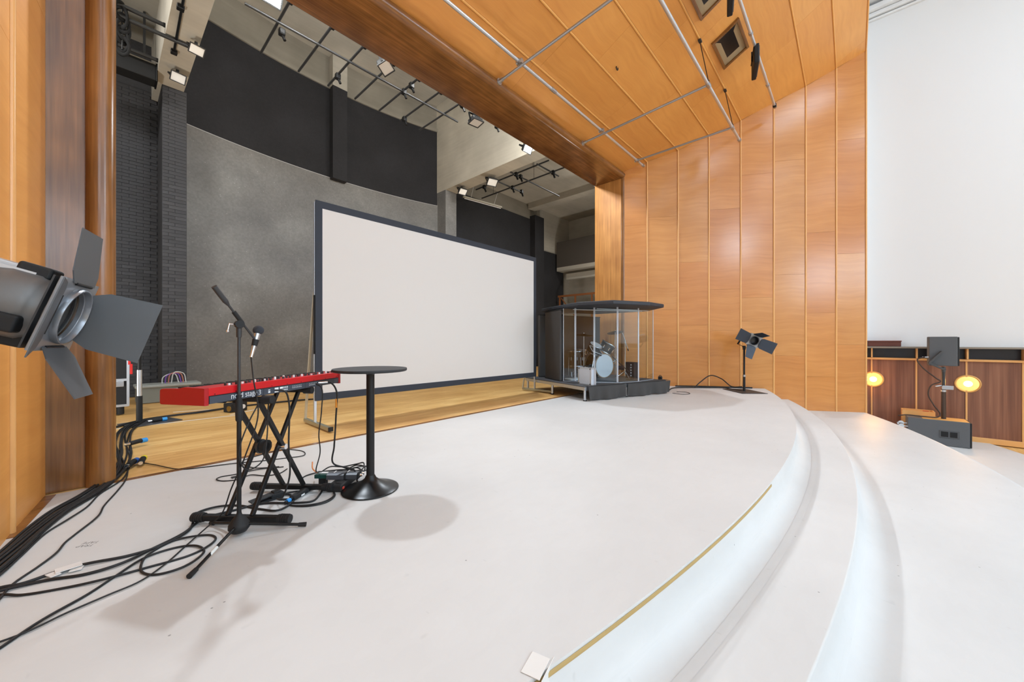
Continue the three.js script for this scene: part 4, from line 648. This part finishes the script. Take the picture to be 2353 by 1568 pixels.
// ---------------------------------------------------------------- boxes and power gear by the keyboard stand
{
  const di = (lab, x, z, turn) => { const t = thing('direct_box', lab, 'audio box', [x, .06, z], turn); const s = new THREE.Shape(); s.moveTo(-.05, 0); s.lineTo(.05, 0); s.lineTo(.05, .035); s.quadraticCurveTo(0, .062, -.05, .035); s.closePath(); part('body', new THREE.ExtrudeGeometry(s, { depth: .15, bevelEnabled: true, bevelSize: .003, bevelThickness: .003 }).translate(0, 0, -.075), std(0x585c62, .4, .3), t); part('end_plate', rbox(.112, .058, .01, .006, 0, .026, .086), M.softBlack, t); for (const x of [-.025, .022]) part('jack', rod([x, .026, .085], [x, .026, .12], .012, 14), M.chrome, t); part('print', box(.05, .001, .012, 0, .052, -.02), M.white, t); };
  di('grey metal direct box on the power strip, the left of two', 1.45, -3.46, .75); di('grey metal direct box on the power strip, the one nearer the bar table', 1.535, -3.385, .75);
  const p = thing('power_strip', 'black power strip under the two grey direct boxes beside the keyboard stand', 'power strip', [1.475, 0, -3.40], .72); part('body', rbox(.34, .058, .13, .012, 0, .029, 0), M.softBlack, p); for (let i = 0; i < 3; i++) part('socket', rbox(.05, .004, .05, .002, -.1 + i * .1, .059, .02, 1), M.blackMetal, p); part('switch', rbox(.03, .02, .012, .004, -.14, .03, .068), std(0xb83a28, .4), p);
  const g = thing('green_splitter', 'small dark green audio box with chrome plugs and orange lead beside the direct boxes', 'audio box', [1.365, .06, -3.56], .75); part('body', rbox(.09, .035, .12, .005, 0, .02, 0), std(0x12453f, .45), g); part('label', box(.04, .001, .08, .015, .038, 0), M.white, g); for (const x of [-.022, .022]) part('plug', rod([x, .02, .06], [x, .012, .11], .013), M.chrome, g); part('foot_pad', box(.05, .06, .06, 0, -.03, 0), M.softBlack, g);
  part('lead', tube([[.02, .03, -.06], [.05, .06, -.12], [.12, .1, -.16]], .006), std(0xe08a4a, .5), g);
  const a = thing('power_adapter', 'black in-line power adapter with blue tape on its cable under the keyboard stand', 'power adapter', [1.12, 0, -3.415], .62); part('body', rbox(.19, .045, .06, .02, 0, .023, 0, 3), M.softBlack, a); part('plug_end', rod([.1, .022, 0], [.16, .022, 0], .024), M.softBlack, a); part('lead_end', rod([-.17, .02, 0], [-.09, .022, 0], .012), M.softBlack, a); part('tape', rod([-.15, .02, 0], [-.115, .021, 0], .017, 12), std(0x2a92e0, .5), a, 'bright blue tape'); part('sticker', box(.04, .012, .002, 0, .018, .031), M.white, a);
  const s = thing('sustain_pedal', 'black sustain foot pedal on the white floor behind the keyboard stand legs', 'pedal', [.92, 0, -3.52], .15); part('base', rbox(.2, .018, .075, .005, 0, .009, 0), M.softBlack, s); part('housing', [rbox(.1, .04, .075, .012, .06, .032, 0), rbox(.06, .02, .06, .008, .06, .055, 0)], M.softBlack, s); part('treadle', bar([.03, .045, 0], [-.13, .03, 0], .065, .012), M.fixture, s);
}
// ---------------------------------------------------------------- cables on the floor
const flatC = (a, r, y0 = 0) => { const o = []; for (let i = 0; i < a.length; i += 2) o.push(V(a[i], y0 + r + .004 * ((i / 2) % 3 === 1), a[i + 1])); return o; };
function cable(label, pts, r = .0075, group, extra) { const t = thing('cable', label, 'cable', [0, 0, 0], 0, group); part('lead', tube(pts, r, pts.length * 8), M.cable, t); if (extra) extra(t); return t; }
{
  const base = [-.62, -3.1, -.47, -3.45, -.38, -3.78, -.3, -4.12, -.2, -4.42, -.07, -4.7, .04, -5.02, .13, -5.4, .165, -6.07, .165, -6.87, .24, -7.81, .43, -8.5];
  for (let k = 0; k < 12; k++) { const a = []; const off = (k % 6 - 2.2) * .021, ph = rnd() * 6; for (let i = 0; i < base.length; i += 2) { const s = i / base.length, w = Math.sin(s * 9 + ph) * (s > .5 ? .055 : .012); a.push(base[i] + (off + w) * .82 , base[i + 1] + (off + w) * .5); } cable('black audio cable in the thick bundle running round the left column', flatC(a, .009, (k > 5 ? .015 : 0)), .0085, 'cables bundled round the left column'); }
}
cable('thin black cable just right of the thick bundle at lower left', flatC([-.47, -3.22, -.37, -3.48, -.32, -3.7, -.24, -4.03, -.15, -4.21, -.07, -4.41, .0, -4.71, .13, -5.01, .2, -5.45], .006), .006);
cable('thin black cable curving from lower left up to the clump at the column', flatC([-.4, -2.8, -.34, -3.14, -.31, -3.31, -.24, -3.45, -.18, -3.58, -.15, -3.74, -.11, -3.85, -.01, -4.11, .02, -4.34, .1, -4.69, .16, -5.0, .2, -5.62], .006), .006);
cable('black cable taped down at lower left that runs on under the keyboard stand', flatC([-.5, -3.29, -.35, -3.29, -.28, -3.27, -.14, -3.3, -.04, -3.27, .12, -3.22, .27, -3.23, .4, -3.33, .46, -3.54, .5, -3.65, .61, -3.65, .72, -3.58, .83, -3.36, .91, -3.23, 1.03, -3.31, 1.07, -3.39, 1.06, -3.51, 1.0, -3.54], .008), .008);
cable('black cable beside the taped one, passing the mic stand to the power strip', flatC([-.5, -3.25, -.35, -3.25, -.2, -3.22, -.05, -3.14, .08, -3.13, .22, -3.22, .37, -3.32, .51, -3.48, .69, -3.49, .86, -3.47, 1.05, -3.27, 1.15, -3.22, 1.24, -3.31, 1.33, -3.45], .008), .008);
cable('black cable lying in two big loops beside the mic stand leg', flatC([-.5, -3.27, -.34, -3.2, -.27, -3.13, -.12, -3.05, 0, -3.0, .17, -2.98, .37, -2.96, .47, -3.01, .51, -3.09, .49, -3.17, .41, -3.22, .32, -3.25, .2, -3.16, .16, -3.04, .16, -2.93, .21, -2.85, .3, -2.82, .38, -2.87, .43, -2.95, .41, -3.05, .35, -3.12, .25, -3.14, .17, -3.11, .05, -2.99, -.04, -2.89, -.18, -2.77, -.28, -2.66, -.4, -2.5], .0065), .0065);
cable('dark cable under the wooden column edge running across the white floor in a wide loop', flatC([.21, -5.79, .37, -5.41, .56, -5.0, .72, -4.92, .96, -4.82, 1.17, -4.72, 1.39, -4.63, 1.53, -4.57, 1.59, -4.67, 1.59, -4.82, 1.46, -5.01, 1.24, -4.98, 1.04, -4.87, 1.06, -4.49, 1.24, -4.37], .005), .005);
cable('thin dark cable loop on the white floor behind the keyboard stand', flatC([1.27, -4.33, 1.06, -4.42, .88, -4.43, .77, -4.45, .73, -4.39, .76, -4.31, .86, -4.25, .97, -4.29, 1.07, -4.17, 1.17, -4.14, 1.27, -4.22], .005), .005, null, t => part('tag', box(.07, .003, .05, .87, .006, -4.35), M.fixture, t));
for (let k = 0; k < 3; k++) cable(['black cable along the stage boards from the base plate, nearest the keyboard', 'black cable along the stage boards from the base plate, middle one', 'black cable along the stage boards from the base plate, farthest one'][k], flatC([.15, -8.1 - k * .05, .32, -8.35 - k * .04, .55, -8.55 - k * .06, .86, -8.66 - k * .05, 1.21, -8.66 - k * .06, 1.7, -8.86 - k * .05, 2.21, -8.92 - k * .04, 2.91, -8.84 - k * .05, 3.4, -8.8], .01), .01);
cable('black cable looping from the power strip round the bar table pole', flatC([1.3, -3.42, 1.24, -3.6, 1.26, -3.8, 1.33, -3.88, 1.44, -3.88, 1.59, -3.83, 1.69, -3.76, 1.81, -3.74, 1.86, -3.68, 1.78, -3.6, 1.62, -3.6, 1.55, -3.52], .006), .006);
for (let k = 0; k < 3; k++) { const a = [1.36, -3.62, 1.45, -3.66, 1.56, -3.66, 1.66, -3.6, 1.7, -3.52, 1.66, -3.46, 1.58, -3.47, 1.5, -3.55]; cable(['uppermost coiled black cable lying over the direct boxes', 'middle coiled black cable lying behind the direct boxes', 'lowest coiled black cable lying behind the direct boxes'][k], a.reduce((o, v, i) => { if (i % 2 === 0) o.push(V(v + rnd() * .04, .1 - k * .03 + .02 * Math.sin(i + k), a[i + 1] + rnd() * .04)); return o; }, []), .006); }
for (let k = 0; k < 2; k++) cable(['black cable swinging in a loop in front of the power adapter', 'second black cable loop nearest the viewer before the power adapter'][k], flatC([1.36, -3.36 + k * .02, 1.31, -3.2 + k * .02, 1.22, -3.15 + k * .03, 1.1, -3.18 + k * .03, 1.0, -3.28, 1.04, -3.4, .98, -3.5 + k * .04, 1.06, -3.55, 1.18, -3.52], .0055), .0055);
{ // leads hanging from the keyboard and the microphone
  const kp = (s, d, y) => { const p = KB.o.clone().addScaledVector(KB.a, s).addScaledVector(KB.d, -d); return V(p.x, y, p.z); };
  cable('black lead arching out of the keyboard rear right and dropping to the floor', [kp(1.0, .0, .935), kp(1.06, .06, .93), kp(1.1, .09, .86), kp(1.11, .08, .6), kp(1.1, .07, .35), kp(1.1, .06, .2), V(1.56, .12, -3.36), V(1.55, .04, -3.28)], .0075, null, t => { part('plug', rod(kp(.985, .0, .935), kp(1.04, .05, .937), .009), M.chrome, t); part('tape', rod(kp(1.108, .088, .78), kp(1.11, .085, .70), .0095), std(0xe8922a, .5), t, 'orange tape'); });
  cable('thin black lead dropping from the keyboard rear to the green splitter box', [kp(.95, 0, .93), kp(.96, .05, .9), kp(.95, .06, .7), kp(.93, .05, .5), kp(.945, .05, .34), kp(.92, .03, .2), V(1.36, .1, -3.6), V(1.36, .08, -3.52)], .005);
  cable('black power lead dropping from the middle of the keyboard rear to the adapter', [kp(.52, 0, .93), kp(.56, .05, .92), kp(.59, .06, .84), kp(.6, .05, .5), kp(.62, .04, .25), kp(.6, .0, .1), V(.96, .03, -3.42), V(1.0, .02, -3.38)], .0065);
  cable('thin black lead looping below the keyboard round the stand arm end', [kp(.45, .02, .88), kp(.41, .05, .8), kp(.40, .05, .6), kp(.36, .05, .45), kp(.24, .05, .43), kp(.19, .04, .55), kp(.25, .05, .74), kp(.33, .05, .86)], .0045);
  const b = globalThis.micTip, m0 = b.clone().add(V(-.033, -.115, .016));
  cable('thin microphone cable hanging from the microphone past the keyboard to the floor', [m0, V(m0.x - .01, 1.05, m0.z + .1), V(.72, .8, -2.98), V(.655, .55, -2.99), V(.60, .3, -3.12), V(.56, .1, -3.22), V(.5, .03, -3.27), V(.37, .008, -3.12), V(.25, .008, -2.94), V(.14, .008, -2.83), V(.03, .008, -2.8), V(-.11, .008, -2.76), V(-.23, .008, -2.71), V(-.45, .008, -2.72)], .0045);
}
cable('black cable lying along the foot of the wooden right wall', flatC([9.8, -3.5, 10.6, -3.6, 10.95, -3.3, 11.3, -2.9, 11.5, -2.6, 11.3, -2.35, 11.16, -2.1], .014), .014); cable('black cable strip tucked into the corner below the right wall panels', flatC([11.0, -3.72, 11.35, -3.12, 11.7, -2.52, 11.98, -2.02], .02), .02);
{ const pts = [V(11.12, .12, -2.1), V(11.2, .1, -2.35), V(11.3, .28, -2.62), V(11.2, .36, -2.85), V(11.05, .2, -3.05), V(10.95, .02, -3.2)]; cable('black lead arching from the right stage light pole along the wall', pts, .014); cable('thin cable loop on the floor off the right end of the riser skirt', flatC([9.55, -3.3, 9.5, -3.05, 9.75, -2.95, 9.95, -3.1, 9.85, -3.3], .006), .006); }
for (const [x, z, y, c, lab, turn] of [[.3, -6.5, .05, 0x2a92e0, 'black plug with bright blue tape at the column cable clump', .6], [.22, -5.5, .03, 0x2c62b8, 'blue cable connector low in the cable clump by the column', 1.2], [.3, -5.55, .03, 0xe8d828, 'yellow cable connector low in the cable clump by the column', 1.4], [.62, -8.2, .03, 0x38a0e8, 'blue and white cable connector lying by the base plate', .2]]) { const t = thing('cable_connector', lab, 'connector', [x, y - .02, z], turn); part('body', rod([-.07, .03, 0], [.05, .035, 0], .026, 14), M.softBlack, t); part('collar', rod([.05, .03, 0], [.11, .03, 0], .028, 14), std(c, .5), t); part('tip', rod([-.12, .028, 0], [-.07, .03, 0], .018, 12), M.chrome, t); }
// ---------------------------------------------------------------- tape and writing on the vinyl
const strip = (pts, w, y = .004) => { const g = []; for (let i = 0; i + 1 < pts.length; i++) g.push(bar([pts[i][0], y, pts[i][1]], [pts[i + 1][0], y, pts[i + 1][1]], w, .003, V(0, 1, 0)).clone()); return g; };
{ const t = thing('cable_tape', 'scrap of translucent white tape holding the thick black cable to the floor', 'tape', [-.13, .0, -3.285]); part('piece', [rbox(.10, .004, .06, .001, .01, .017, 0).rotateY(.1), rbox(.04, .004, .07, .001, -.05, .012, .0).rotateY(.4), rbox(.05, .004, .05, .001, .045, .008, .02).rotateY(-.2)], std(0xe6e2de, .35), t); }
{ const t = thing('edge_tape', 'white tape patch wrapped over the stage edge at the bottom of the picture', 'tape', [1.19, 0, -.905], .25); part('top_piece', rbox(.11, .003, .08, .001, -.01, .002, -.035), std(0xdedbd6, .4), t); part('front_piece', rbox(.13, .085, .003, .001, 0, -.04, .014), std(0xdedbd6, .4), t); }
for (const [x0, z0, x1, z1, lab] of [[-.3, -8.1, 1.6, -8.0, 'white tape line on the boards beside the base plate'], [.9, -9.2, 1.75, -8.9, 'faint short white tape line on the boards behind the keyboard'], [1.55, -8.15, 2.1, -8.45, 'white tape line on the boards bending near the connector box']]) solo('tape_line', box(Math.hypot(x1 - x0, z1 - z0), .002, .045).rotateY(-Math.atan2(z1 - z0, x1 - x0)).translate((x0 + x1) / 2, -.003, (z0 + z1) / 2), std(0xe9e4da, .6), lab, 'tape');
{ const c = document.createElement('canvas'); c.width = 256; c.height = 128; const g = c.getContext('2d'); g.fillStyle = '#e4e3e1'; g.fillRect(0, 0, 256, 128); g.fillStyle = '#8b8684'; g.font = '48px monospace'; g.fillText('TRAP', 60, 56); g.fillText('TAPE', 60, 106);
  const map = new THREE.CanvasTexture(c); map.colorSpace = THREE.SRGBColorSpace; map.needsUpdate = true;
  const al = document.createElement('canvas'); al.width = 256; al.height = 128; const h = al.getContext('2d'); h.fillStyle = '#000'; h.fillRect(0, 0, 256, 128); h.fillStyle = '#bbb'; h.font = '48px monospace'; h.fillText('TRAP', 60, 56); h.fillText('TAPE', 60, 106);
  const am = new THREE.CanvasTexture(al);
  const m = solo('floor_writing', new THREE.PlaneGeometry(.2, .1).rotateX(-Math.PI / 2).rotateY(Math.PI - .62).translate(-.06, .0006, -3.62), std(0x6c6866, .8, 0, { alphaMap: am, transparent: true }), 'faint grey letters written on the white vinyl left of the mic stand', 'writing'); }
//@@END2
renderer.render(scene, camera);
